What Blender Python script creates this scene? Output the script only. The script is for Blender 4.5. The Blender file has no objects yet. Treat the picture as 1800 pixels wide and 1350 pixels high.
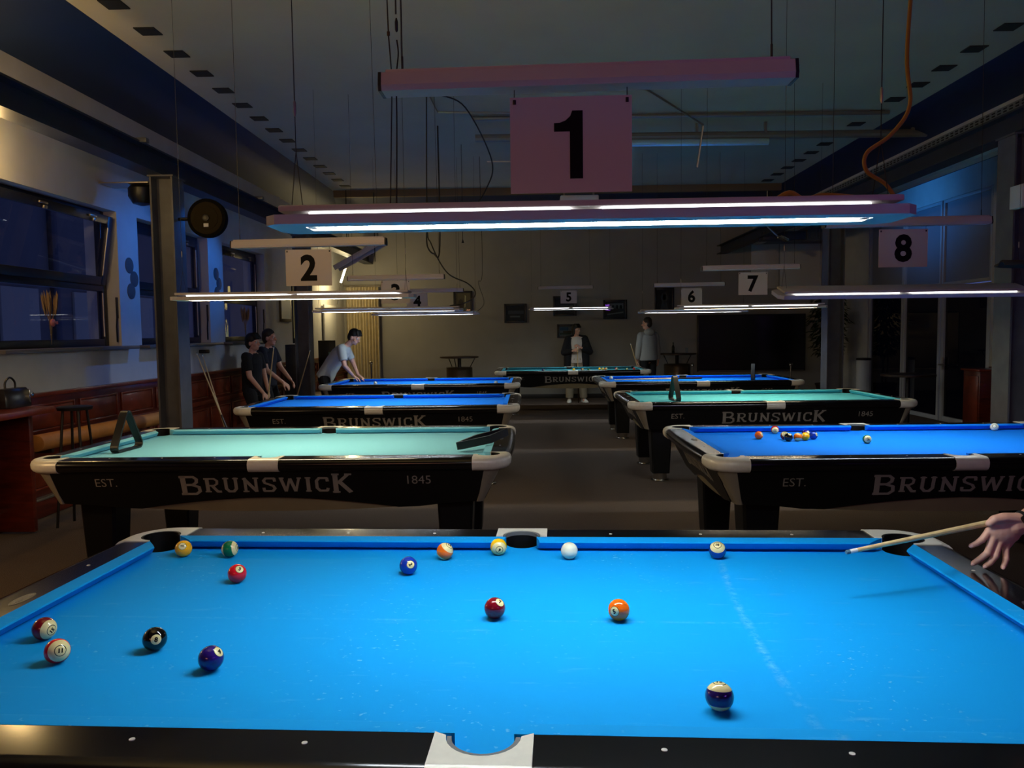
import bpy, bmesh, math, random
from mathutils import Vector, Matrix, Euler
random.seed(7)
PI = math.pi
SC = bpy.context.scene
COL = SC.collection

# ------------------------------------------------------------------ camera
cam_d = bpy.data.cameras.new('camera')
cam_d.sensor_fit = 'HORIZONTAL'; cam_d.sensor_width = 36.0
cam_d.lens = 1383.56 / 1800 * 36.0
cam_d.clip_start = 0.02; cam_d.clip_end = 200
CAM = Vector((0.0649, -2.0646, 1.5584))
yaw, pitch, roll = -0.023813, -0.066492, -0.012465
_f = Vector((math.sin(yaw)*math.cos(pitch), math.cos(yaw)*math.cos(pitch), math.sin(pitch)))
_r = Vector((math.cos(yaw), -math.sin(yaw), 0)); _u = _r.cross(_f)
_r2 = _r*math.cos(roll) + _u*math.sin(roll); _u2 = -_r*math.sin(roll) + _u*math.cos(roll)
cam = bpy.data.objects.new('camera', cam_d); COL.objects.link(cam)
cam.matrix_world = Matrix(((_r2.x, _u2.x, -_f.x, CAM.x), (_r2.y, _u2.y, -_f.y, CAM.y), (_r2.z, _u2.z, -_f.z, CAM.z), (0, 0, 0, 1)))
SC.camera = cam

# ------------------------------------------------------------------ world, exposure
SC.view_settings.view_transform = 'Standard'; SC.view_settings.look = 'None'
SC.view_settings.gamma = 1.0; SC.view_settings.use_curve_mapping = False
SC.view_settings.exposure = 0.0
wd = bpy.data.worlds.new('night'); SC.world = wd; wd.use_nodes = True
wd.node_tree.nodes['Background'].inputs[0].default_value = (0.020, 0.028, 0.085, 1)
wd.node_tree.nodes['Background'].inputs[1].default_value = 2.4

# ------------------------------------------------------------------ colour lamps of the hall (behind the viewer and along the walls) and added fill lights
def lin(c):
    return tuple((x/255/12.92 if x/255 <= .04045 else ((x/255+.055)/1.055)**2.4) for x in c)
def area(name, loc, aim, w, h, power, col):
    d = bpy.data.lights.new(name, 'AREA'); d.shape = 'RECTANGLE'; d.size = w; d.size_y = h
    d.energy = power; d.color = col
    o = bpy.data.objects.new(name, d); COL.objects.link(o); o.location = loc
    o.rotation_euler = (Vector(aim)-Vector(loc)).to_track_quat('-Z', 'Y').to_euler(); return o
def spot_light(name, loc, aim, power, col, ang=100, r=.06, blend=.8):
    d = bpy.data.lights.new(name, 'SPOT'); d.energy = power; d.color = col; d.spot_size = math.radians(ang)
    d.spot_blend = blend; d.shadow_soft_size = r
    o = bpy.data.objects.new(name, d); COL.objects.link(o); o.location = loc
    o.rotation_euler = (Vector(aim)-Vector(loc)).to_track_quat('-Z', 'Y').to_euler(); return o
def bulb(name, loc, power, col, r=.06):
    d = bpy.data.lights.new(name, 'POINT'); d.energy = power; d.color = col; d.shadow_soft_size = r
    o = bpy.data.objects.new(name, d); COL.objects.link(o); o.location = loc; return o
area('bar_light_amber', (-2.3, -5.0, 2.5), (-.8, 3, 1.4), 1.6, .4, 14, (1, .40, .22))
area('bar_light_violet', (3.4, -4.0, 2.6), (1.0, 0.3, 2.1), 1.2, .4, 14, (.42, .10, 1))
bulb('wall_lamp_warm', (-4.02, 3.9, 3.0), 22, (1, .66, .26), .06)
bulb('left_counter_lamp', (-3.6, 1.5, 1.45), 23, (1, .66, .30), .10)
spot_light('ceiling_fill_warm', (-1.6, -1.2, 2.75), (-.6, 3.5, 5.8), 400, (1, .72, .32), 105, .1, 1.0)  # added uplight that warms the ceiling, no fixture of the hall
bulb('corner_tube_light', (-3.72, 14.4, 2.5), 44, (1, .78, .38), .10)
spot_light('blue_wall_fill', (-2.95, 6.8, 2.95), (-4.25, 6.5, 2.0), 46, (.02, .22, 1), 105, .05, .9)  # added blue fill on the left wall, on top of cloth bounce
spot_light('blue_wall_fill', (-2.95, 8.4, 2.95), (-4.25, 8.5, 2.35), 40, (.02, .22, 1), 64, .05, .9)  # second added blue fill, between the rear windows
spot_light('blue_door_fill', (5.6, 11.6, 3.35), (6.8, 11.6, 3.6), 30, (.04, .32, 1), 130, .05, .9)  # added blue fill for the lintel over the glass doors
# ------------------------------------------------------------------ materials
def nd(nt, t, **kw):
    n = nt.nodes.new(t)
    for k, v in kw.items(): setattr(n, k, v)
    return n
def mat(name, rgb, rough=.5, metal=0.0, var=0.0, scale=12.0, bump=0.0, spec=.5, coat=0.0, sheen=0.0, detail=4, stretch=None, rgb2=None, lo=.35, hi=.7):
    m = bpy.data.materials.new(name); m.use_nodes = True; nt = m.node_tree; b = nt.nodes['Principled BSDF']
    c = lin(rgb)
    b.inputs['Base Color'].default_value = (*c, 1); b.inputs['Roughness'].default_value = rough
    b.inputs['Metallic'].default_value = metal; b.inputs['Specular IOR Level'].default_value = spec
    b.inputs['Coat Weight'].default_value = coat
    if sheen: b.inputs['Sheen Weight'].default_value = sheen
    if var or bump or rgb2:
        tc = nd(nt, 'ShaderNodeTexCoord'); src = tc.outputs['Object']
        if stretch:
            mp = nd(nt, 'ShaderNodeMapping'); mp.inputs['Scale'].default_value = stretch
            nt.links.new(src, mp.inputs[0]); src = mp.outputs[0]
        no = nd(nt, 'ShaderNodeTexNoise'); no.inputs['Scale'].default_value = scale; no.inputs['Detail'].default_value = detail
        nt.links.new(src, no.inputs['Vector'])
        if var or rgb2:
            cr = nd(nt, 'ShaderNodeValToRGB'); e = cr.color_ramp.elements
            e[0].position = lo; e[1].position = hi
            c2 = lin(rgb2) if rgb2 else tuple(min(1, x*(1+var)) for x in c)
            c1 = c if rgb2 else tuple(x*(1-var) for x in c)
            e[0].color = (*c1, 1); e[1].color = (*c2, 1)
            nt.links.new(no.outputs['Fac'], cr.inputs[0]); nt.links.new(cr.outputs[0], b.inputs['Base Color'])
        if bump:
            bp = nd(nt, 'ShaderNodeBump'); bp.inputs['Strength'].default_value = bump; bp.inputs['Distance'].default_value = .01
            nt.links.new(no.outputs['Fac'], bp.inputs['Height']); nt.links.new(bp.outputs[0], b.inputs['Normal'])
    return m
def emit(name, rgb, strength):
    m = bpy.data.materials.new(name); m.use_nodes = True; nt = m.node_tree; nt.nodes.clear()
    e = nd(nt, 'ShaderNodeEmission'); o = nd(nt, 'ShaderNodeOutputMaterial')
    e.inputs[0].default_value = (*rgb, 1); e.inputs[1].default_value = strength
    nt.links.new(e.outputs[0], o.inputs[0]); return m
def glass_mat(name, tint=(1, 1, 1), ior=1.5):
    m = bpy.data.materials.new(name); m.use_nodes = True; nt = m.node_tree; nt.nodes.clear()
    t = nd(nt, 'ShaderNodeBsdfTransparent'); t.inputs[0].default_value = (*tint, 1)
    g = nd(nt, 'ShaderNodeBsdfGlossy'); g.inputs['Roughness'].default_value = .01
    f = nd(nt, 'ShaderNodeFresnel'); f.inputs[0].default_value = ior
    mx = nd(nt, 'ShaderNodeMixShader'); o = nd(nt, 'ShaderNodeOutputMaterial')
    ge = nd(nt, 'ShaderNodeNewGeometry'); iv = nd(nt, 'ShaderNodeMath', operation='SUBTRACT'); iv.inputs[0].default_value = 1.0
    nt.links.new(ge.outputs['Backfacing'], iv.inputs[1]); ml = nd(nt, 'ShaderNodeMath', operation='MULTIPLY')
    nt.links.new(f.outputs[0], ml.inputs[0]); nt.links.new(iv.outputs[0], ml.inputs[1])
    nt.links.new(ml.outputs[0], mx.inputs[0]); nt.links.new(t.outputs[0], mx.inputs[1]); nt.links.new(g.outputs[0], mx.inputs[2])
    nt.links.new(mx.outputs[0], o.inputs[0]); return m
def cloth_mat(name, rgb, chalk, seed=0.0, marks=False):
    """wool cloth: fine weave, chalk specks and a few rubbed streaks"""
    m = bpy.data.materials.new(name); m.use_nodes = True; nt = m.node_tree; b = nt.nodes['Principled BSDF']
    b.inputs['Roughness'].default_value = .85; b.inputs['Specular IOR Level'].default_value = .15
    tc = nd(nt, 'ShaderNodeTexCoord'); mp = nd(nt, 'ShaderNodeMapping'); mp.inputs['Location'].default_value = (seed, seed*.7, 0)
    nt.links.new(tc.outputs['Object'], mp.inputs[0])
    n1 = nd(nt, 'ShaderNodeTexNoise'); n1.inputs['Scale'].default_value = 2.2; n1.inputs['Detail'].default_value = 6
    n2 = nd(nt, 'ShaderNodeTexNoise'); n2.inputs['Scale'].default_value = 70; n2.inputs['Detail'].default_value = 2
    n3 = nd(nt, 'ShaderNodeTexNoise'); n3.inputs['Scale'].default_value = 900
    m2 = nd(nt, 'ShaderNodeMapping'); m2.inputs['Scale'].default_value = (1.0, 6.0, 1); m2.inputs['Location'].default_value = (seed, 0, 0)
    nt.links.new(tc.outputs['Object'], m2.inputs[0])
    n4 = nd(nt, 'ShaderNodeTexNoise'); n4.inputs['Scale'].default_value = 5; n4.inputs['Detail'].default_value = 8; n4.inputs['Roughness'].default_value = .7
    for n in (n1, n2, n3): nt.links.new(mp.outputs[0], n.inputs['Vector'])
    nt.links.new(m2.outputs[0], n4.inputs['Vector'])
    def ramp(n, a, bb, va=0, vb=1):
        r = nd(nt, 'ShaderNodeMapRange'); r.inputs[1].default_value = a; r.inputs[2].default_value = bb
        r.inputs[3].default_value = va; r.inputs[4].default_value = vb
        nt.links.new(n.outputs['Fac'], r.inputs[0]); return r
    speck = ramp(n2, .66, .74, 0, .42); patch = ramp(n1, .46, .64); streak = ramp(n4, .60, .80, 0, .20)
    mul = nd(nt, 'ShaderNodeMath', operation='MULTIPLY'); nt.links.new(speck.outputs[0], mul.inputs[0]); nt.links.new(patch.outputs[0], mul.inputs[1])
    add = nd(nt, 'ShaderNodeMath', operation='ADD'); nt.links.new(mul.outputs[0], add.inputs[0]); nt.links.new(streak.outputs[0], add.inputs[1])
    fac = add.outputs[0]
    if marks:      # chalk dust along two worn lines of the cloth
        sx = nd(nt, 'ShaderNodeSeparateXYZ'); nt.links.new(tc.outputs['Object'], sx.inputs[0])
        def ma(op, a, b=None, c=None):
            n = nd(nt, 'ShaderNodeMath', operation=op)
            for i, v in enumerate((a, b, c)):
                if v is None: continue
                if isinstance(v, (int, float)): n.inputs[i].default_value = v
                else: nt.links.new(v, n.inputs[i])
            return n.outputs[0]
        X, Y = sx.outputs[0], sx.outputs[1]
        n5 = nd(nt, 'ShaderNodeTexNoise'); n5.inputs['Scale'].default_value = 26; n5.inputs['Detail'].default_value = 8; n5.inputs['Roughness'].default_value = .75
        nt.links.new(tc.outputs['Object'], n5.inputs['Vector'])
        g = ma('MULTIPLY', ramp(n5, .47, .72).outputs[0], 1.0)
        wob = ma('MULTIPLY', ma('SUBTRACT', n1.outputs['Fac'], .5), .03)
        d1 = ma('ABSOLUTE', ma('SUBTRACT', ma('ADD', X, wob), ma('ADD', ma('MULTIPLY_ADD', Y, .035, .622), ma('MULTIPLY', ma('MULTIPLY', Y, Y), .085))))
        m1 = ma('MAXIMUM', ma('SUBTRACT', 1.0, ma('MULTIPLY', d1, 60.0)), 0.0)
        d2 = ma('ABSOLUTE', ma('ADD', ma('ADD', Y, .015), ma('MULTIPLY', wob, .3)))
        m2_ = ma('MULTIPLY', ma('MAXIMUM', ma('SUBTRACT', 1.0, ma('MULTIPLY', d2, 110.0)), 0.0), .55)
        fac = ma('MINIMUM', ma('ADD', fac, ma('MULTIPLY', ma('MULTIPLY', ma('ADD', m1, m2_), g), .34)), 1.0)
    mx = nd(nt, 'ShaderNodeMix', data_type='RGBA'); nt.links.new(fac, mx.inputs['Factor'])
    mx.inputs[6].default_value = (*lin(rgb), 1); mx.inputs[7].default_value = (*lin(chalk), 1)
    nt.links.new(mx.outputs[2], b.inputs['Base Color'])
    bp = nd(nt, 'ShaderNodeBump'); bp.inputs['Strength'].default_value = .12; bp.inputs['Distance'].default_value = .002
    nt.links.new(n3.outputs['Fac'], bp.inputs['Height']); nt.links.new(bp.outputs[0], b.inputs['Normal'])
    return m
def ball_mat(name, rgb, stripe):
    cream = lin((232, 214, 150)); ink = (.01, .01, .012)
    m = bpy.data.materials.new(name); m.use_nodes = True; nt = m.node_tree; b = nt.nodes['Principled BSDF']
    b.inputs['Roughness'].default_value = .06; b.inputs['Coat Weight'].default_value = .3
    if rgb is None:
        b.inputs['Base Color'].default_value = (*lin((228, 226, 200)), 1); return m
    tc = nd(nt, 'ShaderNodeTexCoord'); sx = nd(nt, 'ShaderNodeSeparateXYZ'); nt.links.new(tc.outputs['Object'], sx.inputs[0])
    dv = nd(nt, 'ShaderNodeMath', operation='DIVIDE'); dv.inputs[1].default_value = .028575; nt.links.new(sx.outputs[2], dv.inputs[0])
    sh = nd(nt, 'ShaderNodeMath', operation='MULTIPLY_ADD'); sh.inputs[1].default_value = .5; sh.inputs[2].default_value = .5
    nt.links.new(dv.outputs[0], sh.inputs[0])
    cr = nd(nt, 'ShaderNodeValToRGB'); cr.color_ramp.interpolation = 'CONSTANT'; E = cr.color_ramp.elements
    P = lambda z: (z+1)/2
    if stripe:
        st = [(0, cream), (P(-.52), lin(rgb)), (P(.52), cream), (P(.885), ink), (P(.912), cream)]
    else:
        st = [(0, cream), (P(-.93), ink), (P(-.90), lin(rgb)), (P(.885), ink), (P(.905), cream)]
    E[0].position = 0; E[0].color = (*st[0][1], 1); E[1].position = st[1][0]; E[1].color = (*st[1][1], 1)
    for p, c in st[2:]:
        e = E.new(p); e.color = (*c, 1)
    nt.links.new(sh.outputs[0], cr.inputs[0]); nt.links.new(cr.outputs[0], b.inputs['Base Color'])
    return m
M = dict(
    plaster=mat('white_wall_paint', (196, 194, 190), .9, var=.06, scale=3, bump=.05),
    farwall=mat('grey_wall_paint', (150, 147, 140), .9, var=.05, scale=2, bump=.04),
    ceil=mat('ceiling_board', (172, 166, 146), .9, var=.04, scale=1.5),
    navy=mat('navy_ceiling_paint', (10, 34, 72), .6, var=.1, scale=2),
    carpet=mat('dark_grey_carpet', (100, 86, 76), .97, var=.35, scale=160, bump=.4, spec=.1, detail=6),
    steel=mat('painted_steel', (92, 92, 96), .45, var=.15, scale=6, spec=.4),
    darksteel=mat('dark_painted_steel', (38, 44, 58), .45, var=.15, scale=6),
    wood=mat('mahogany_panel', (104, 34, 16), .32, rgb2=(66, 18, 8), scale=5, stretch=(1, .6, 6), bump=.03, coat=.25),
    woodtrim=mat('mahogany_moulding', (120, 46, 24), .28, var=.2, scale=8, coat=.3),
    alu=mat('brushed_trim', (168, 160, 148), .35, metal=.8),
    blackrail=mat('black_lacquer_rail', (13, 12, 14), .16, var=.2, scale=20),
    cabinet=mat('black_cabinet', (7, 7, 8), .42, spec=.3),
    casting=mat('satin_pocket_casting', (228, 222, 206), .34, metal=.08, var=.04, scale=40),
    trim=mat('satin_corner_trim', (142, 132, 114), .42, metal=.2),
    taupe=mat('taupe_arch_panel', (132, 118, 88), .5, var=.08, scale=6),
    letter=mat('silver_lettering', (150, 142, 130), .5, metal=.2),
    rubber=mat('grey_pocket_rubber', (96, 98, 98), .6),
    black=mat('black_leather_liner', (6, 6, 7), .6, spec=.2),
    sight=mat('pearl_sight', (205, 200, 192), .3),
    chrome=mat('chrome_foot', (190, 186, 178), .2, metal=1),
    lampbody=mat('white_lamp_body', (190, 184, 182), .5),
    sign=mat('white_sign_board', (206, 196, 186), .7),
    ink=mat('black_print', (8, 8, 9), .7, spec=.2),
    batten=mat('white_batten', (196, 186, 180), .5),
    wire=mat('grey_wire', (34, 32, 29), .6),
    blackwire=mat('black_cable', (10, 10, 10), .5),
    yellow=mat('yellow_cable', (160, 116, 26), .5),
    pipe=mat('grey_pipe', (120, 122, 118), .35, metal=.4),
    frame=mat('dark_window_frame', (26, 28, 40), .4),
    sill=mat('grey_stone_sill', (92, 88, 88), .5),
    glass=glass_mat('window_glass', (.85, .9, 1)),
    doorglass=glass_mat('dark_door_glass', (.06, .06, .06)),
    white=mat('white_frame', (176, 178, 182), .4),
    curtain=mat('beige_curtain', (220, 208, 176), .9, var=.1, scale=8),
    skin=mat('skin', (214, 160, 134), .55, var=.05, scale=30),
    hair=mat('black_hair', (14, 11, 10), .6),
    brownhair=mat('brown_hair', (42, 30, 22), .6),
    tee=mat('pale_grey_cotton', (186, 192, 186), .9, bump=.1, scale=40),
    whitetee=mat('white_cotton', (206, 196, 182), .9, bump=.1, scale=40),
    darktee=mat('black_cotton', (16, 16, 20), .9),
    navycloth=mat('navy_cotton', (26, 28, 40), .9),
    hoodie=mat('grey_hoodie', (150, 150, 146), .95, bump=.1, scale=60),
    beige=mat('beige_trousers', (150, 136, 112), .9),
    shoe=mat('white_shoe', (226, 222, 212), .6),
    cuewood=mat('pale_maple', (222, 196, 142), .35, rgb2=(206, 176, 120), scale=6, stretch=(6, 6, 1)),
    cuebutt=mat('dark_cue_butt', (40, 22, 14), .3),
    ferrule=mat('white_ferrule', (228, 228, 220), .4),
    tip=mat('blue_chalked_tip', (70, 110, 130), .8),
    roll=mat('tan_roll_cover', (190, 122, 52), .6, var=.12, scale=6),
    screen=mat('black_screen', (3, 4, 5), .22, spec=.9),
    plastic=mat('black_plastic', (12, 12, 14), .4),
    leaf=mat('dark_green_leaf', (26, 48, 24), .5, var=.3, scale=9),
    bark=mat('pale_bark', (98, 84, 64), .8, var=.2, scale=20),
    drum=mat('dark_steel_drum', (84, 70, 50), .35, metal=.6, var=.2, scale=5),
    brass=mat('brass_glow', (180, 140, 60), .3, metal=.9),
    darkwood=mat('dark_stained_wood', (44, 26, 16), .4, var=.2, scale=8),
    leather=mat('brown_leather', (92, 56, 36), .45),
    pink=mat('pink_paper_tag', (220, 130, 130), .7),
    pampas=mat('dry_pampas', (150, 122, 92), .95),
    clearglass=glass_mat('clear_vase_glass', (.9, .95, 1)),
    disc=mat('grey_wall_disc', (78, 82, 86), .8),
    vent=mat('dark_vent', (18, 20, 22), .8),
    whitepanel=mat('white_panel', (206, 206, 204), .6),
)
LAMP_COOL = emit('lamp_tube_cool', (.86, .96, 1.0), 76)
LAMP_WARM = emit('lamp_tube_warm', (1.0, .83, .54), 84)

# ------------------------------------------------------------------ mesh helpers
class MB:
    """collects shapes; build() links them as one mesh object"""
    def __init__(s): s.v = []; s.f = []; s.m = []; s.mats = []
    def _mi(s, m):
        if m not in s.mats: s.mats.append(m)
        return s.mats.index(m)
    def add(s, vs, fs, m=None):
        b = len(s.v); s.v += [Vector(p) for p in vs]; s.f += [tuple(b+i for i in f) for f in fs]
        s.m += [s._mi(m)]*len(fs); return s
    def box(s, c, d, bev=0.0, m=None, rot=None):
        c = Vector(c); h = Vector(d)/2
        if bev <= 0:
            vs = [Vector((x*h.x, y*h.y, z*h.z)) for x in (-1, 1) for y in (-1, 1) for z in (-1, 1)]
            fs = [(0, 1, 3, 2), (4, 6, 7, 5), (0, 4, 5, 1), (2, 3, 7, 6), (0, 2, 6, 4), (1, 5, 7, 3)]
        else:
            bm = bmesh.new(); bmesh.ops.create_cube(bm, size=1)
            for v in bm.verts: v.co = Vector((v.co.x*d[0], v.co.y*d[1], v.co.z*d[2]))
            bmesh.ops.bevel(bm, geom=bm.edges[:], offset=bev, segments=2, affect='EDGES', profile=.5)
            bm.verts.index_update()
            vs = [v.co.copy() for v in bm.verts]; fs = [tuple(v.index for v in f.verts) for f in bm.faces]; bm.free()
        if rot is not None: vs = [rot @ v for v in vs]
        return s.add([v+c for v in vs], fs, m)
    def prism(s, poly, lo, hi, axis='z', m=None):
        n = len(poly)
        def P(p, t):
            return {'z': (p[0], p[1], t), 'y': (p[0], t, p[1]), 'x': (t, p[0], p[1])}[axis]
        vs = [P(p, lo) for p in poly]+[P(p, hi) for p in poly]
        fs = [(i, (i+1) % n, n+(i+1) % n, n+i) for i in range(n)]+[tuple(range(n-1, -1, -1)), tuple(range(n, 2*n))]
        return s.add(vs, fs, m)
    def loft(s, rings, m=None, closed=True, caps=True):
        n = len(rings[0]); vs = [p for r in rings for p in r]; fs = []
        for k in range(len(rings)-1):
            for i in range(n if closed else n-1):
                j = (i+1) % n
                fs.append((k*n+i, k*n+j, (k+1)*n+j, (k+1)*n+i))
        if caps:
            fs.append(tuple(range(n-1, -1, -1))); fs.append(tuple((len(rings)-1)*n+i for i in range(n)))
        return s.add(vs, fs, m)
    def tube(s, path, r, n=8, m=None, caps=True):
        path = [Vector(p) for p in path]; rr = r if isinstance(r, (list, tuple)) else [r]*len(path)
        rings = []; up = None
        for i, p in enumerate(path):
            t = (path[min(i+1, len(path)-1)]-path[max(i-1, 0)])
            t = t.normalized() if t.length > 1e-9 else Vector((0, 0, 1))
            if up is None:
                up = t.orthogonal().normalized()
            else:
                up = (up-t*up.dot(t)); up = up.normalized() if up.length > 1e-6 else t.orthogonal().normalized()
            b = t.cross(up)
            rings.append([p+rr[i]*(math.cos(2*PI*k/n)*up+math.sin(2*PI*k/n)*b) for k in range(n)])
        return s.loft(rings, m, True, caps)
    def lathe(s, prof, c=(0, 0, 0), n=24, m=None, rot=None):
        c = Vector(c); rings = []
        for r, z in prof:
            ring = [Vector((r*math.cos(2*PI*k/n), r*math.sin(2*PI*k/n), z)) for k in range(n)]
            if rot is not None: ring = [rot @ p for p in ring]
            rings.append([p+c for p in ring])
        return s.loft(rings, m, True, True)
    def ell(s, c, rad, rot=None, m=None, nu=16, nv=10):
        c = Vector(c); vs = []; fs = []
        for j in range(1, nv):
            th = PI*j/nv
            for i in range(nu):
                ph = 2*PI*i/nu
                p = Vector((rad[0]*math.sin(th)*math.cos(ph), rad[1]*math.sin(th)*math.sin(ph), rad[2]*math.cos(th)))
                vs.append((rot @ p if rot is not None else p)+c)
        t = Vector((0, 0, rad[2])); bt = -t
        vs += [(rot @ t if rot is not None else t)+c, (rot @ bt if rot is not None else bt)+c]
        T = len(vs)-2; B = T+1
        for j in range(nv-2):
            for i in range(nu):
                a = j*nu+i; b = j*nu+(i+1) % nu; fs.append((a, a+nu, b+nu, b))
        for i in range(nu):
            fs.append((T, i, (i+1) % nu)); q = (nv-2)*nu; fs.append((B, q+(i+1) % nu, q+i))
        return s.add(vs, fs, m)
    def cone(s, a, b, ra, rb, n=10, m=None):
        """a tapered capsule from a to b"""
        a = Vector(a); b = Vector(b); d = b-a; L = d.length
        q = d.to_track_quat('Z', 'Y').to_matrix() if L > 1e-6 else Matrix.Identity(3)
        prof = [(ra*math.sin(t), -ra*math.cos(t)) for t in (.05, .5, 1.0, 1.45)]+[(ra, 0), (rb, L)]+[(rb*math.sin(t), L+rb*math.cos(t)) for t in (1.45, 1.0, .5, .05)]
        return s.lathe(prof, a, n, m, q)
    def mesh(s, name, mats=None, smooth=35):
        me = bpy.data.meshes.new(name); me.from_pydata([tuple(p) for p in s.v], [], s.f)
        ms = [m for m in s.mats if m is not None]
        if mats is not None and not isinstance(mats, (list, tuple)): mats = [mats]
        for m in (ms or mats or []): me.materials.append(m)
        if ms:
            me.polygons.foreach_set('material_index', [ms.index(s.mats[i]) if s.mats[i] is not None else 0 for i in s.m])
        bm = bmesh.new(); bm.from_mesh(me); bmesh.ops.recalc_face_normals(bm, faces=bm.faces[:]); bm.to_mesh(me); bm.free()
        if smooth:
            me.polygons.foreach_set('use_smooth', [True]*len(me.polygons)); me.set_sharp_from_angle(angle=math.radians(smooth))
        me.update(); return me
    def build(s, name, mats=None, parent=None, smooth=35, loc=None):
        return link(name, s.mesh(name, mats, smooth), parent, loc)
def link(name, me, parent=None, loc=None):
    o = bpy.data.objects.new(name, me); COL.objects.link(o)
    if parent is not None: o.parent = parent
    if loc is not None: o.location = loc
    return o
def tag(o, label=None, cat=None, group=None, kind=None):
    if label: o['label'] = label
    if cat: o['category'] = cat
    if group: o['group'] = group
    if kind: o['kind'] = kind
    return o
def thing(name, label, cat, loc=(0, 0, 0), rz=0.0, group=None):
    o = bpy.data.objects.new(name, None); COL.objects.link(o); o.location = loc; o.rotation_euler = (0, 0, rz)
    o.empty_display_size = .1
    return tag(o, label, cat, group)
KIDS = {}
def copy_tree(o, parent=None, label=None):
    c = o.copy(); COL.objects.link(c)
    if parent is not None: c.parent = parent
    if label: c['label'] = label
    for ch in [x for x in bpy.data.objects if x.parent == o]: copy_tree(ch, c)
    return c
def kids(o): return [x for x in bpy.data.objects if x.parent == o]
def set_mat(o, m, slot=0):
    o.material_slots[slot].link = 'OBJECT'; o.material_slots[slot].material = m
def struct(name, mb, m, parent=None, smooth=35):
    o = mb.build(name, m, parent, smooth)
    if parent is None: o['kind'] = 'structure'
    return o
_txt = {}
def text_mesh(s, size=1.0, bold=0.0, ext=0.0, xs=1.0):
    """letters as flat or extruded polygons, centred on the origin in the xy plane"""
    cu = bpy.data.curves.new('t', 'FONT'); cu.body = s; cu.size = size; cu.align_x = 'CENTER'; cu.align_y = 'CENTER'
    cu.offset = bold; cu.extrude = ext; cu.resolution_u = 3
    o = bpy.data.objects.new('t', cu); COL.objects.link(o); bpy.context.view_layer.update()
    me = bpy.data.meshes.new_from_object(o.evaluated_get(bpy.context.evaluated_depsgraph_get()))
    bpy.data.objects.remove(o); bpy.data.curves.remove(cu)
    xx = [v.co.x for v in me.vertices]; yy = [v.co.y for v in me.vertices]
    cx, cy = (min(xx)+max(xx))/2, (min(yy)+max(yy))/2
    vs = [Vector(((v.co.x-cx)*xs, v.co.y-cy, v.co.z)) for v in me.vertices]; fs = [tuple(p.vertices) for p in me.polygons]
    bpy.data.meshes.remove(me); return vs, fs
def catmull(pts, n=8):
    pts = [Vector(p) for p in pts]; out = []
    for i in range(len(pts)-1):
        p0 = pts[max(i-1, 0)]; p1 = pts[i]; p2 = pts[i+1]; p3 = pts[min(i+2, len(pts)-1)]
        for k in range(n):
            t = k/n
            out.append(.5*((2*p1)+(p2-p0)*t+(2*p0-5*p1+4*p2-p3)*t*t+(3*p1-p0-3*p2+p3)*t**3))
    out.append(pts[-1]); return out
def voxel(mb, size, smooth_it=4, tris=None):
    """fuse overlapping closed shapes into one continuous skin"""
    me = mb.mesh('v', None, 0); o = bpy.data.objects.new('v', me); COL.objects.link(o)
    r = o.modifiers.new('r', 'REMESH'); r.mode = 'VOXEL'; r.voxel_size = size
    if smooth_it:
        sm = o.modifiers.new('s', 'SMOOTH'); sm.factor = .5; sm.iterations = smooth_it
    bpy.context.view_layer.update()
    out = bpy.data.meshes.new_from_object(o.evaluated_get(bpy.context.evaluated_depsgraph_get()))
    bpy.data.objects.remove(o); bpy.data.meshes.remove(me)
    out.polygons.foreach_set('use_smooth', [True]*len(out.polygons)); return out
# ------------------------------------------------------------------ the room
XL, XR, YB, YF = -4.25, 6.8, 16.2, -5.6
struct('floor', MB().box(((XL+XR)/2, (YB+YF)/2, -.06), (XR-XL+.6, YB-YF+.6, .12)), M['carpet'])
WIN = [(4.2, 6.17), (6.6, 8.5), (9.0, 10.75)]
WZ0, WZ1 = 1.46, 2.86
wl = MB(); T = .35
def wallbox(y0, y1, z0, z1): wl.box((XL-T/2, (y0+y1)/2, (z0+z1)/2), (T, y1-y0, z1-z0))
wallbox(YF, YB+.2, 0, WZ0-.035); wallbox(YF, YB+.2, WZ1, 4.3)
yy = YF
for a, b in WIN+[(YB+.2, YB+.2)]:
    if a > yy: wallbox(yy, a, WZ0-.035, WZ1)
    yy = b
struct('wall_left', wl, M['plaster'], smooth=0)
struct('wall_back', MB().box(((XL+XR)/2, YB+.1, 2.1), (XR-XL, .2, 4.4)), M['farwall'])
struct('wall_front', MB().box(((XL+XR)/2, YF-.1, 2.1), (XR-XL, .2, 4.4)), M['plaster'])
wr = MB()
wr.box((XR+.1, (YF+9.65)/2, 2.1), (.2, 9.65-YF, 4.3)); wr.box((XR+.1, (13.85+YB)/2, 2.1), (.2, YB-13.85, 4.3))
wr.box((XR+.1, (9.65+13.85)/2, 3.92), (.2, 4.2, .64))
struct('wall_right', wr, M['plaster'], smooth=0)
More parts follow.
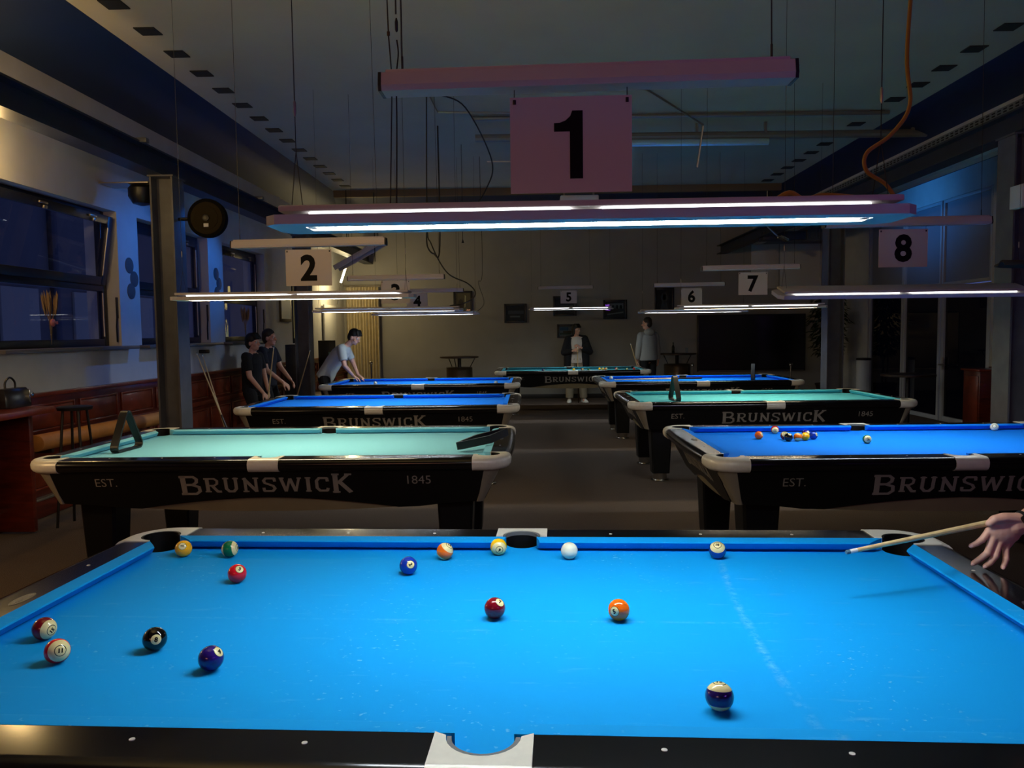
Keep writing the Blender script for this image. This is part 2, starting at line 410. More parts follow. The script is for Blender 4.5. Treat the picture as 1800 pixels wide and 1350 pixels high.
# ceiling: a pale island, navy slopes around it
ce = MB().box((.56, (12.4+YF)/2, 4.21), (8.12, 12.4-YF, .1))
ceil = struct('ceiling', ce, M['ceil'])
sl = [('left', [(-3.5, YF, 4.165), (-3.5, 12.4, 4.165), (-4.26, 16.21, 3.91), (-4.26, YF, 3.91)]),
      ('right', [(4.62, YF, 4.165), (4.62, 12.4, 4.165), (5.19, 16.21, 3.93), (5.19, YF, 3.93)]),
      ('far', [(-3.5, 12.4, 4.165), (4.62, 12.4, 4.165), (5.19, 16.21, 3.92), (-4.26, 16.21, 3.91)])]
for n, q in sl:
    up = [(x, y, z+.05) for x, y, z in q]
    MB().loft([q, up]).build('navy_soffit', M['navy'], ceil, 0)
MB().box((6.0, (YF+YB)/2, 4.02), (1.64, YB-YF, .06)).build('side_soffit', M['navy'], ceil)
vme = MB().box((0, 0, 0), (.175, .17, .012)).mesh('vent', M['vent'])
for k in range(18):
    link('vent', vme, ceil, (-3.17, 2.56+.553*k, 4.157))
    link('vent', vme, ceil, (4.27, 2.94+.538*k, 4.157))
struct('trim_1', MB().box((.56, 12.43, 4.1), (8.1, .09, .13), .006), mat('tan_edge_board', (112, 92, 60), .7))
struct('trim_2', MB().box((5.24, (YF+YB)/2, 3.71), (.14, YB-YF, .5)), M['plaster'])   # bulkhead over the right beam
# steel frame
def ibeam(x, z0, h, w, y0, y1):
    m = MB(); c = (y0+y1)/2; L = y1-y0
    m.box((x, c, z0+.009), (w, L, .018)); m.box((x, c, z0+h-.009), (w, L, .018)); m.box((x, c, z0+h/2), (.012, L, h-.03)); return m
bl = tag(ibeam(-3.65, 3.15, .23, .2, YF, YB).build('steel_beam', M['darksteel']), 'long dark steel beam along the left wall, carried by the columns', 'beam')
tag(ibeam(4.45, 3.26, .2, .2, YF, YB).build('steel_beam', M['darksteel']), 'long dark steel beam along the right side over the glass doors', 'beam')
for x, yl in ((-3.5, 5.35), (-3.5, 8.55), (-3.5, 3.2)):     # clamps on the left beam
    MB().box((x-.06, yl, 3.385), (.14, .07, .045), .006).build('beam_clamp', M['pipe'], bl)
tr = MB()
for dx in (-.07, .07): tr.box((4.45+dx, 3.2, 3.5), (.012, 17.4, .07))
tr.box((4.45, 3.2, 3.47), (.14, 17.4, .01))
tray = tag(tr.build('cable_tray', M['pipe']), 'grey perforated cable tray lying on the right steel beam', 'cable tray')
hole = MB()
for k in range(102):
    for zz in (3.487, 3.512): hole.box((4.372, 2.5+.09*k, zz), (.006, .045, .012))
tag(hole.build('slot_row', M['vent'], tray), kind='stuff')
def column(x, y, h, w, d, label):
    t = thing('steel_column', label, 'column', (x, y, 0))
    m = MB(); m.box((-w/2+.009, 0, h/2+.01), (.018, d, h-.02)); m.box((w/2-.009, 0, h/2+.01), (.018, d, h-.02)); m.box((0, 0, h/2+.01), (w-.03, .014, h-.02))
    m.build('shaft', M['steel'], t)
    MB().box((0, 0, .008), (w+.1, d+.08, .016)).build('base_plate', M['steel'], t)
    MB().box((0, 0, h-.008), (w+.03, d+.03, .016)).build('cap_plate', M['steel'], t); return t
column(-3.58, 5.9, 3.15, .23, .26, 'steel column on the left with the round black disc on its arm')
column(-3.62, 10.72, 3.15, .24, .24, 'dark steel column on the left beside the leaning player')
column(4.5, 5.25, 3.26, .26, .26, 'dark steel column on the right between glass doors and near wall')
column(4.5, 9.62, 3.26, .24, .24, 'steel column on the right behind the potted fig tree')
# windows of the left wall
def window(n, a, b, tilt):
    xg = XL-.17; c = (a+b)/2; W = b-a; fr = MB(); p = .075
    zt = 2.07
    fr.box((xg, a+p/2, (WZ0+WZ1)/2), (.07, p, WZ1-WZ0), .006); fr.box((xg, b-p/2, (WZ0+WZ1)/2), (.07, p, WZ1-WZ0), .006)
    fr.box((xg, c, WZ0+p/2), (.07, W-2*p, p), .006); fr.box((xg, c, WZ1-p/2), (.07, W-2*p, p), .006); fr.box((xg, c, zt), (.075, W-2*p, .085), .006)
    w = struct('window_%d' % n, fr, M['frame'])
    MB().box((xg, c, (WZ0+p+zt-.04)/2), (.012, W-2*p, zt-.04-WZ0-p)).build('pane', M['glass'], w)
    # upper sash, hinged at its foot
    h = WZ1-p-zt-.045; R = Matrix.Rotation(math.radians(tilt), 3, 'Y'); piv = Vector((xg+.03, c, zt+.045))
    s = MB(); ww = W-2*p+.03; q = .085
    for cc, dd in (((0, -ww/2+q/2, h/2), (.06, q, h+.04)), ((0, ww/2-q/2, h/2), (.06, q, h+.04)), ((0, 0, q/2-.02), (.06, ww-2*q, q)), ((0, 0, h-q/2+.02), (.06, ww-2*q, q))):
        s.box(piv+R @ Vector(cc), dd, .006, rot=R)
    sash = s.build('tilt_sash', M['frame'], w)
    MB().box(piv+R @ Vector((0, 0, h/2)), (.012, ww-2*q, h-2*q+.04), rot=R).build('pane', M['glass'], sash)
    MB().tube([piv+R @ Vector((.042, ww/2-.1, .08)), piv+R @ Vector((.042, ww/2-.1, h-.1))], .008, 8).build('stay_rod', M['alu'], sash)
    for t in (.35, .78):
        y0 = -ww/2+ww*t
        m = MB(); m.box(piv+R @ Vector((.05, y0, h-.015)), (.02, .12, .02), .004, rot=R); m.box(piv+R @ Vector((.05, y0+.03, h-.05)), (.02, .05, .03), .004, rot=R)
        m.build('sash_catch', M['alu'], sash)
    MB().tube([(xg+.045, b-p-.03, WZ0+.1), (xg+.045, b-p-.03, zt-.06)], .008, 8).build('stay_rod', M['alu'], w)
    hd = MB(); hd.box((XL-.03, b-.012, 1.86), (.02, .02, .22), .004); hd.tube([(XL-.03, b-.02, 1.75), (XL-.03, b-.035, 1.66), (XL-.035, b-.02, 1.5)], .009, 6)
    hd.build('crank_handle', M['plastic'], w)
    MB().box((XL-.06, c+.04, WZ0-.0175), (.36, W+.2, .035), .005).build('window_sill', M['sill'], w); return w
window(1, *WIN[0], 9); window(2, *WIN[1], 0); window(3, *WIN[2], 0)
# wainscot of the left wall: frame, panels, mouldings
wn = MB(); wx = XL+.02
wn.box((wx, (YF+YB)/2, .53), (.04, YB-YF, 1.06)); wain = struct('trim_3', wn, M['wood'])
MB().box((XL+.03, (YF+YB)/2, 1.06), (.07, YB-YF, .035), .006).build('cap_rail', M['woodtrim'], wain)
MB().box((XL+.05, (YF+YB)/2, .165), (.1, YB-YF, .022), .004).build('ledge_strip', M['alu'], wain)
MB().box((XL+.045, (YF+YB)/2, .08), (.08, YB-YF, .15), .004).build('kick_board', M['wood'], wain)
MB().box((XL+.046, (YF+YB)/2, .68), (.014, YB-YF, .055), .004).build('mid_rail', M['woodtrim'], wain)
def panelmesh(w, h):
    m = MB(); m.box((0, 0, 0), (.012, w-.05, h-.05), .005)
    for s in (-1, 1):
        m.box((.004, s*(w/2-.01), 0), (.018, .018, h), .004); m.box((.004, 0, s*(h/2-.01)), (.018, w-.03, .018), .004)
    return m.mesh('panel', M['woodtrim'])
pu = panelmesh(.68, .24); pl = panelmesh(.68, .37)
k = 0; y = 2.55
while y < 15.9:
    link('panel', pu, wain, (XL+.045, y, .86)); link('panel', pl, wain, (XL+.045, y, .42)); y += .76
# wainscot of the right wall
wm = MB().box((XR-.02, (YF+9.55)/2, .47), (.04, 9.55-YF, .94)); w2 = struct('trim_4', wm, M['wood'])
MB().box((XR-.03, (YF+9.55)/2, .95), (.07, 9.55-YF, .03), .005).build('cap_rail', M['woodtrim'], w2)
y = 3.2
while y < 9.4:
    link('panel', panelmesh(.6, .6) if y == 3.2 else pr_, w2, (XR-.046, y, .48)).rotation_euler = (0, 0, PI)
    pr_ = kids(w2)[-1].data; y += .7
struct('baseboard_back', MB().box(((XL+XR)/2, YB-.012, .05), (XR-XL-.1, .024, .1), .004), mat('dark_baseboard', (40, 36, 34), .6))
# seams of the wall boards
for i, x in enumerate((-2.6, -1.0, 3.0)):
    pass
# glazed bay of the right wall
xg = XR+.06
def bay(name, y0, y1, z0, z1, m_frame, m_pane, bar=.07):
    c = (y0+y1)/2; f = MB()
    f.box((xg, y0+bar/2, (z0+z1)/2), (.08, bar, z1-z0), .006); f.box((xg, y1-bar/2, (z0+z1)/2), (.08, bar, z1-z0), .006)
    f.box((xg, c, z0+bar/2), (.08, y1-y0-2*bar, bar), .006); f.box((xg, c, z1-bar/2), (.08, y1-y0-2*bar, bar), .006)
    o = struct(name, f, m_frame)
    MB().box((xg, c, (z0+z1)/2), (.014, y1-y0-2*bar, z1-z0-2*bar)).build('pane', m_pane, o); return o
bay('window_4', 12.42, 13.84, .0, 2.2, M['white'], M['doorglass'])
bay('window_5', 11.12, 12.40, .0, 2.2, M['white'], M['doorglass'])
d1 = bay('door_1', 9.70, 11.08, .0, 2.2, M['white'], M['doorglass'], .085)
h = MB(); h.tube([(XR-.05, 10.98, .93), (XR-.05, 10.80, .93)], .011, 8); h.tube([(XR+.03, 10.98, .93), (XR-.05, 10.98, .93)], .012, 8); h.box((XR+.015, 10.98, .95), (.014, .04, .2), .004)
h.build('door_handle', M['alu'], d1)
frost = mat('grey_upper_panel', (128, 130, 140), .6)
bay('window_6', 12.42, 13.84, 2.22, 3.6, M['white'], frost, .05)
bay('window_7', 11.12, 12.40, 2.22, 3.6, M['white'], frost, .05)
bay('window_8', 9.70, 11.08, 2.22, 3.6, M['white'], frost, .05)
# pipes and rods under the ceiling
def pipe(name, pts, r, m, label, cat='pipe', n=10, group=None):
    o = MB().tube(pts, r, n).build(name, m); return tag(o, label, cat, group)
pp = pipe('duct_pipe', [(-.6, 8.06, 4.0), (5.1, 8.2, 4.0)], .05, M['pipe'], 'grey pipe running across under the ceiling behind the number 1 sign')
MB().tube([(1.3, 8.09, 3.915), (3.1, 8.14, 3.915)], .045, 10).build('foil_sleeve', mat('bright_foil', (170, 214, 232), .3, metal=.5, bump=.5, scale=30), pp)
for x in (2.2, 3.06, 4.9): MB().box((x, 8.13, 4.08), (.03, .05, .15)).build('pipe_bracket', M['pipe'], pp)
pipe('sprinkler_pipe', [(-.6, 7.6, 4.125), (4.4, 7.68, 4.125)], .025, M['pipe'], 'thinner pipe close under the ceiling in front of the grey pipe')
pipe('conduit_rod', [(-1.02, 6.45, 4.14), (-.98, 7.2, 4.10), (-.1, 7.3, 4.10), (.02, 7.33, 4.12)], .014, M['alu'], 'thin pale conduit bent under the ceiling left of the number 1 sign', 'conduit', 6)
pipe('conduit_rod', [(-.55, 9.9, 4.1), (.2, 9.95, 4.1)], .012, M['alu'], 'short pale conduit low behind the number 1 sign, left edge', 'conduit', 6)
pipe('conduit_rod', [(1.32, 6.55, 4.13), (2.25, 8.0, 4.1), (2.2, 8.1, 3.6)], .013, M['alu'], 'thin slanting conduit right of the number 1 sign', 'conduit', 6)
pipe('conduit_rod', [(2.1, 5.9, 4.14), (2.75, 5.95, 4.14)], .008, M['alu'], 'short pale rod on the ceiling under the right end of the top batten', 'conduit', 6)
pipe('hanging_cable', catmull([(-.9, 6.6, 4.12), (-.62, 6.75, 4.02), (-.35, 7.0, 3.5), (-.42, 7.1, 3.2), (-.65, 7.2, 2.9)]), .008, M['blackwire'], 'thin dark cable looping down from the bent conduit', 'cable', 6)
# ------------------------------------------------------------------ pool tables
BZ = .79
HX, HY = 1.27, .635
STROKES = dict(   # serif capitals drawn as bars, unit height; (width, [(polyline, thickness)])
 B=(.78, [([(.14, .0), (.12, 1)], .2), ([(0, .94), (.55, .94), (.68, .82), (.66, .66), (.5, .53), (.16, .53)], .13), ([(.45, .53), (.74, .42), (.76, .2), (.6, .06), (.02, .06)], .13)]),
 R=(.74, [([(.14, .02), (.14, .98)], .19), ([(0, .93), (.5, .93), (.64, .8), (.62, .58), (.46, .46), (.18, .46)], .13), ([(.36, .46), (.62, .05), (.78, .05)], .17), ([(.0, .05), (.3, .05)], .1)]),
 U=(.78, [([(.14, .98), (.14, .25), (.28, .06), (.5, .06), (.64, .25), (.64, .98)], .17), ([(0, .94), (.3, .94)], .1), ([(.5, .94), (.78, .94)], .1)]),
 N=(.82, [([(.14, .0), (.14, .98)], .15), ([(.08, .96), (.68, .04)], .19), ([(.68, .02), (.68, 1)], .15), ([(0, .05), (.3, .05)], .1), ([(.54, .95), (.82, .95)], .1)]),
 S=(.66, [([(.62, .74), (.6, .93), (.18, .93), (.07, .78), (.12, .62), (.52, .42), (.6, .25), (.48, .07), (.06, .07), (.04, .27)], .15)]),
 W=(1.08, [([(.08, .98), (.3, .03)], .17), ([(.3, .03), (.54, .92)], .13), ([(.54, .92), (.78, .03)], .17), ([(.78, .03), (1.0, .98)], .13), ([(0, .94), (.24, .94)], .1), ([(.88, .94), (1.1, .94)], .1)]),
 I=(.32, [([(.16, 0), (.16, 1)], .19), ([(.02, .05), (.3, .05)], .1), ([(.02, .95), (.3, .95)], .1)]),
 C=(.66, [([(.62, .72), (.6, .93), (.22, .93), (.08, .74), (.08, .26), (.22, .07), (.58, .07), (.62, .22)], .16)]),
 K=(.8, [([(.14, 0), (.14, 1.0)], .19), ([(.66, .96), (.22, .5)], .14), ([(.3, .58), (.74, .03)], .18), ([(0, .05), (.3, .05)], .1), ([(0, .96), (.3, .96)], .1), ([(.52, .96), (.8, .96)], .1)]))
def stroke_word(word, tall, big, small, gap, total):
    """quads of a word; first and last letters are larger capitals; x centred, y=0 at the foot of the small letters"""
    xs = 0; quads = []
    for i, ch in enumerate(word):
        first = i in (0, len(word)-1); hgt = big if first else small
        y0 = -(big-small)*.55 if i == 0 else (-(big-small)*.3 if first else 0)
        w, st = STROKES[ch]; sc = hgt; sx = hgt*(.86 if not first else .8)
        for pl, th in st:
            for a, b in zip(pl[:-1], pl[1:]):
                A = Vector((xs+a[0]*sx, y0+a[1]*sc)); B = Vector((xs+b[0]*sx, y0+b[1]*sc))
                d = (B-A); L = d.length; d = d/L; n = Vector((-d.y, d.x))*(th*sc*.42)
                e = d*(th*sc*.16) if len(pl) > 2 else d*0
                quads.append([A-e+n, A-e-n, B+e-n, B+e+n])
        xs += w*sx+gap*sc
    f = total/(xs-gap*small)
    return [[((p.x-(xs-gap*small)/2)*f, p.y) for p in q] for q in quads]
def word_mb(quads, place, thick=.0016):
    m = MB()
    for q in quads:
        m.loft([[place(x, y, .0003) for x, y in q], [place(x, y, thick) for x, y in q]])
    return m
RAILP = [(.05, .0415), (.150, .0415), (.157, .0412), (.174, .037), (.186, .026), (.191, .010), (.189, -.008), (.180, -.022), (.165, -.032), (.145, -.035), (.05, -.035)]
CUSHP = [(.05, .042), (.012, .0395), (.003, .0375), (.0, .034), (.004, .030), (.03, .006), (.05, .002)]
def arc(cx, cy, r, a0, a1, n):
    return [(cx+r*math.cos(math.radians(a0+(a1-a0)*k/n)), cy+r*math.sin(math.radians(a0+(a1-a0)*k/n))) for k in range(n+1)]
CX, CY, CR = 1.312, .677, .066        # corner pocket
SY, SRr = .742, .056                   # side pocket
def make_table(label):
    t = thing('pool_table', label, 'pool table', (0, 0, 0), 0, 'pool tables of the hall')
    # bed cloth with the six pocket cut-outs
    q = []
    bx, by = 1.335, .70
    for sx, sy in ((1, 1), (-1, 1), (-1, -1), (1, -1)):
        a = arc(CX, CY, CR, -72, -198, 10)       # concave notch, first quadrant
        pts = [(x*sx, y*sy) for x, y in a]
        if sx*sy < 0: pts = pts[::-1]
        q += pts
        if (sx, sy) in ((1, 1), (-1, -1)):
            s = arc(0, SY, SRr, -20, -160, 10)
            q += [(x*sx, y*sy) for x, y in s]
    MB().prism(q, BZ-.03, BZ).build('bed_cloth', CLOTH[0], t)
    # cushions
    def cush(along, sgn, n0, n1, b0, b1, name='cushion'):
        r0, r1 = [], []
        for o, z in CUSHP:
            k = o/.05; e0 = n0+(b0-n0)*k; e1 = n1+(b1-n1)*k
            if along == 'x': r0.append((e0, sgn*(HY+o), BZ+z)); r1.append((e1, sgn*(HY+o), BZ+z))
            else: r0.append((sgn*(HX+o), e0, BZ+z)); r1.append((sgn*(HX+o), e1, BZ+z))
        MB().loft([r0, r1]).build(name, CLOTH[0], t, 30)
    for s in (-1, 1):
        cush('x', s, .066, 1.184, .054, 1.246); cush('x', s, -1.184, -.066, -1.246, -.054)
        cush('y', s, -.549, .549, -.611, .611)
    # wooden rails
    for s in (-1, 1):
        for a, b in ((-1.222, -.091), (.091, 1.222)):
            r = [[(x, s*(HY+o), BZ+z) for o, z in RAILP] for x in (a, b)]
            MB().loft(r).build('rail', M['blackrail'], t, 50)
        r = []
        for k in range(9):
            y = -.6+1.2*k/8; bow = .014*(1-(y/.6)**2)
            r.append([(s*(HX-.022+o+(bow if o > .1 else 0)), y, BZ+z) if o > .06 else (s*(HX+o), y, BZ+z) for o, z in RAILP])
        MB().loft(r).build('rail', M['blackrail'], t, 50)
    # pearl sights
    sm = MB().lathe([(.0055, 0), (.0055, .0012), (.002, .0016)], n=10).mesh('sight', M['sight'])
    for s in (-1, 1):
        for k in (-3, -2, -1, 1, 2, 3): link('sight', sm, t, (k*.3175, s*(HY+.094), BZ+.0415))
        for k in (-1, 1): link('sight', sm, t, (s*(HX+.094), k*.3175, BZ+.0415))
    # side castings with notch, rubber rim and leather cup
    for s in (-1, 1):
        pl = [(-.09, HY+.05), (-.09, HY+.158), (.09, HY+.158), (.09, HY+.05)]+arc(0, HY+.062, .068, 0, 180, 14)
        m = MB().prism([(x, s*y) for x, y in pl], BZ-.034, BZ+.0445)
        prof = [(o+.003, z+.003 if z > 0 else z-.002) for o, z in RAILP[1:10]]
        m.loft([[(x, s*(HY+o), BZ+z) for o, z in prof] for x in (-.09, .09)])
        c = m.build('side_casting', M['casting'], t, 40)
        ring = arc(0, HY+.062, .0665, 0, 180, 16); rin = arc(0, HY+.062, .058, 0, 180, 16)
        pr = [(x, s*y) for x, y in ring]+[(x, s*y) for x, y in rin[::-1]]
        MB().prism(pr, BZ+.030, BZ+.0425).build('pocket_rim', M['rubber'], t, 40)
        MB().prism([(x, s*y) for x, y in arc(0, HY+.062, .0675, -12, 192, 18)+arc(0, HY+.062, .060, -12, 192, 18)[::-1]], BZ-.03, BZ+.0295).build('pocket_liner', M['black'], t, 40)
        cup2 = [[(x*k, s*(.69+(y-.69)*k), BZ+z) for x, y in arc(0, .69, .060, 0, 345, 23)] for k, z in ((1, -.030), (.8, -.12), (.4, -.15), (.05, -.155))]
        MB().loft(cup2, caps=False).build('pocket_cup', M['black'], t, 40)
    # corner castings
    for sx in (-1, 1):
        for sy in (-1, 1):
            out = [(1.222, HY+.158)]+[(x, y) for x, y in arc(1.282, HY+.030, .128, 90, 0, 10)]+[(1.410, .60)]
            inn = [(1.318, .60)]+arc(CX, CY, .068, -85, 175, 16)+[(1.222, HY+.05)]
            pl = out+inn
            m = MB().prism([(sx*x, sy*y) for x, y in pl], BZ-.034, BZ+.0445)
            prof = RAILP[1:10]; rings = []
            n = len(out)
            for i, p in enumerate(out):
                a = Vector(out[max(i-1, 0)]); b = Vector(out[min(i+1, n-1)]); d = (b-a).normalized(); nn = Vector((-d.y, d.x))
                rings.append([(sx*(p[0]+nn.x*(o-.158+.003)), sy*(p[1]+nn.y*(o-.158+.003)), BZ+(z+.003 if z > 0 else z-.002)) for o, z in prof])
            m.loft(rings)
            m.build('corner_casting', M['casting'], t, 40)
            ring = arc(CX, CY, .067, -80, 170, 18); rin = arc(CX, CY, .060, -80, 170, 18)
            MB().prism([(sx*x, sy*y) for x, y in ring+rin[::-1]], BZ-.05, BZ+.043).build('pocket_rim', M['black'], t, 40)
            cup = [[(sx*(CX-sh+(x-CX)*k), sy*(CY-sh+(y-CY)*k), BZ+z) for x, y in arc(CX, CY, .0665, 0, 345, 23)] for k, z, sh in ((1, -.033, 0), (.75, -.12, .022), (.4, -.15, .03), (.05, -.155, .03))]
            MB().loft(cup, caps=False).build('pocket_cup', M['black'], t, 40)
            # rounded corner trim below the casting, leaning inwards
            top = [(1.288, .786)]+arc(1.305, .710, .076, 90, 0, 8)+[(1.381, .64)]
            bot = [(1.246, .732)]+arc(1.246, .700, .032, 85, 0, 8)+[(1.278, .62)]
            ti = [(1.288, .77), (1.30, .64)]; bi = [(1.22, .71), (1.22, .62)]
            r1 = [(sx*x, sy*y, BZ-.034) for x, y in top+ti[::-1]]; r2 = [(sx*x, sy*y, BZ-.232) for x, y in bot+bi[::-1]]
            MB().loft([r1, r2]).build('corner_trim', M['trim'], t, 50)
    # cabinet sides: black boards with an arched lower edge, leaning inwards, and the taupe inset under the arch
    def sidepts(L0, L1, zlow, zmid, zend):
        top = [(-L0, -.034), (L0, -.034)]
        low = [(L1, zend), (L1*.84, zend-.012), (L1*.72, zlow+.004), (L1*.62, zlow)]
        for k in range(1, 12):
            u = .62*(1-2*k/12); low.append((L1*u, zmid-(zmid-zlow)*(abs(u)/.62)**1.7))
        low += [(-L1*.62, zlow), (-L1*.72, zlow+.004), (-L1*.84, zend-.012), (-L1, zend)]
        return top+low
    def cab(along, s, off0, off1, L0, L1, zlow, zmid, zend):
        off = lambda z, d=0: off0+(off1-off0)*(-.034-z)/.2-d
        P = (lambda u, z, d: (u, s*off(z, d), BZ+z)) if along == 'x' else (lambda u, z, d: (s*off(z, d), u, BZ+z))
        pts = sidepts(L0, L1, zlow, zmid, zend)
        MB().loft([[P(u, z, 0) for u, z in pts], [P(u, z, .03) for u, z in pts]]).build('cabinet_side', M['cabinet'], t, 0)
        h = L1*.62; pp = [(-h, zlow+.03), (h, zlow+.03), (h, zlow)]+[(h*(1-2*k/16), zlow-.024*(1-(1-2*k/16)**2)) for k in range(1, 16)]+[(-h, zlow)]
        zt = zmid+.02
        pp = [(-h*.5, zt), (h*.5, zt)]+pp[1:]+[pp[0]]
        MB().loft([[P(u, z, .012) for u, z in pp], [P(u, z, .028) for u, z in pp]]).build('arch_panel', M['taupe'], t, 0)
        return P
    wl = stroke_word('BRUNSWICK', 1, .122, .092, .16, 1.03)
    we = stroke_word('BRUNSWICK', 1, .110, .082, .16, .74)
    for s in (-1, 1):
        P = cab('x', s, .785, .725, 1.290, 1.247, -.265, -.197, -.230)
        word_mb(wl, lambda x, y, d: P(-s*x, -.163+y, -d)).build('brand_lettering', M['letter'], t, 0)
        for txt, ux, zz, sz in (('EST.', -.96, -.098, .072), ('1845', .905, -.092, .074)):
            vs, fs = text_mesh(txt, sz, -.0004, 0, 1.08)
            MB().add([P(-s*(ux+v.x), zz+v.y, -.0008) for v in vs], fs).build('small_lettering', M['letter'], t, 0)
        E = cab('y', s, 1.382, 1.284, .66, .635, -.265, -.205, -.235)
        word_mb(we, lambda x, y, d: E(s*x, -.160+y, -d)).build('brand_lettering', M['letter'], t, 0)
        # emblem on the end rail
        em = arc(0, 0, 1, 0, 350, 24)
        MB().prism([(s*(HX+.088)+.018*x, .052*y) for x, y in em], BZ+.0412, BZ+.0424).build('rail_emblem', EMBLEM, t)
        ew = stroke_word('BRUNSWICK', 1, .013, .010, .16, .08)
        word_mb(ew, lambda x, y, d: (s*(HX+.092-y), s*x, BZ+.0424+d*.3)).build('emblem_lettering', M['letter'], t, 0)
    MB().box((0, 0, BZ-.13), (2.44, 1.3, .18)).build('cabinet_core', M['cabinet'], t)
    # legs and metal feet
    lm = MB().loft([[(x*w, y*d, z) for x, y in ((-.85, -1), (.85, -1), (1, -.85), (1, .85), (.85, 1), (-.85, 1), (-1, .85), (-1, -.85))] for w, d, z in ((.087, .09, .085), (.112, .112, .60))]).mesh('leg', M['cabinet'])
    fm = MB().lathe([(.095, 0), (.095, .012), (.072, .018), (.072, .085), (.06, .086)], n=24).mesh('foot', M['chrome'])
    for sx in (-1, 1):
        for sy in (-1, 1):
            lg = link('leg', lm, t, (sx*1.10, sy*.52, 0)); link('foot', fm, lg)
    return t
EMBLEM = mat('rail_emblem_plate', (50, 48, 50), .4)
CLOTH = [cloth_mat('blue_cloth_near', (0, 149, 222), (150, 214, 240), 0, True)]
CL_PALE = cloth_mat('cloth_paled_by_lamp', (118, 190, 214), (186, 220, 226), 3)  # blue cloth, its paling under the warm lamp put into the colour
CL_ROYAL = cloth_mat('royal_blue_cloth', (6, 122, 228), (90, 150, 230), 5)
CL_TEAL = cloth_mat('cloth_teal_by_lamp', (84, 186, 208), (150, 205, 215), 8)  # blue cloth too, warm grazing light mixed into the colour
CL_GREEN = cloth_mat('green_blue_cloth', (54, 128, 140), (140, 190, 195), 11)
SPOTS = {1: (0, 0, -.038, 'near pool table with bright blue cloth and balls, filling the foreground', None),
 2: (-1.5, 3.265, -.0025, 'pool table with blue cloth lit pale cyan and a standing triangle, under number 2', CL_PALE),
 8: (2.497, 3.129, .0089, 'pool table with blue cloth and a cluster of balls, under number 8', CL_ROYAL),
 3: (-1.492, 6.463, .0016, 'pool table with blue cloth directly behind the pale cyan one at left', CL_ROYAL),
 7: (2.493, 6.586, .0037, 'pool table with blue cloth lit turquoise and a black rack, under number 7', CL_TEAL),
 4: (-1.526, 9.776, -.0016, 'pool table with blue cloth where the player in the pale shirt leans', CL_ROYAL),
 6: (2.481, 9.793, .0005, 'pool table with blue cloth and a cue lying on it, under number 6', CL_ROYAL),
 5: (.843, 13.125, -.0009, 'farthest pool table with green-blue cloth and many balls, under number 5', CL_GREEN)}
T1 = make_table(SPOTS[1][3]); T1.rotation_euler.z = SPOTS[1][2]
TABLES = {1: T1}
for k, (x, y, a, lab, cm) in SPOTS.items():
    if k == 1: continue
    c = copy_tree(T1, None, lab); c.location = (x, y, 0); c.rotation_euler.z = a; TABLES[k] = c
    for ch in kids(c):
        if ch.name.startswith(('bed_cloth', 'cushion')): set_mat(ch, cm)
# ------------------------------------------------------------------ table lamps, battens, number signs
CEIL = 4.16
def make_lamp(label):
    t = thing('table_lamp', label, 'lamp', (0, 0, 0), 0, 'long lamps hanging over the pool tables')
    L, W = 1.62, .20; m = MB()
    # tray with an opening: four bars, chamfered ends
    a, b = L/2, W/2
    for s in (-1, 1):
        m.prism([(-a+.03, s*b), (a-.03, s*b), (a-.05, s*(b-.062)), (-a+.05, s*(b-.062))][::s], 0, .024)
        m.prism([(s*(a-.03), -b), (s*a, -b+.03), (s*a, b-.03), (s*(a-.03), b), (s*(a-.09), b-.062), (s*(a-.09), -b+.062)], 0, .024)
    m.build('tray', M['lampbody'], t)
    MB().box((0, 0, .0415), (L-.07, W-.03, .016), .004).build('lid', M['lampbody'], t)
    MB().box((0, 0, .020), (L-.19, .0755, .008)).build('reflector', M['lampbody'], t)
    for s in (-1, 1):
        MB().box((s*(a-.108)/2, 0, .0105), (a-.112, .072, .003)).build('tube_diffuser', LAMP_COOL, t)
        MB().box((s*(a-.10), 0, .0115), (.02, .03, .019), .003).build('tube_holder', M['lampbody'], t)
        MB().box((s*.37, 0, .0285), (.66, W-.055, .006)).build('light_slit', SLIT, t)
        for s2 in (-1, 1):
            MB().tube([(s*(a-.06), s2*.05, .049), (s*(a-.06), 0, .20), (s*(a-.06), 0, .30)], .0012, 5).build('suspension_loop', M['wire'], t)
        MB().tube([(s*(a-.06), 0, .30), (s*(a-.06), 0, 2.40)], .0014, 5).build('suspension_wire', M['wire'], t)
        MB().lathe([(.002, .29), (.004, .30), (.004, .325), (.002, .33)], (s*(a-.06), 0, 0), 8).build('wire_grip', M['alu'], t)
    return t
SLIT_DIM = emit('lamp_slit_faint', (.55, .7, 1.0), .25)
SLIT = emit('lamp_slit_glow', (.95, .98, 1.0), 6)
LAMPS = {1: (.21, 0, 1.833, .0, 'nearest and largest lit lamp, over the foreground table', LAMP_COOL),
 2: (-1.51, 3.2, 1.792, .004, 'warm lit lamp over the pale cyan table under number 2', LAMP_WARM),
 8: (2.47, 3.13, 1.766, 0, 'lamp at the far right over the table under number 8', LAMP_COOL),
 3: (-1.47, 6.46, 1.79, 0, 'lamp half hidden below the number 3 sign', LAMP_COOL),
 7: (2.46, 6.59, 1.775, 0, 'lit lamp over the turquoise table under number 7', LAMP_WARM),
 4: (-1.5, 9.78, 1.825, 0, 'dim lamp below the number 4 sign', LAMP_COOL),
 6: (2.5, 9.8, 1.81, 0, 'lamp below the number 6 sign over the table with the cue', LAMP_COOL),
 5: (.85, 13.12, 1.965, 0, 'farthest lit lamp over the farthest table, below number 5', LAMP_COOL)}
L1 = make_lamp(LAMPS[1][4]); LO = {1: L1}
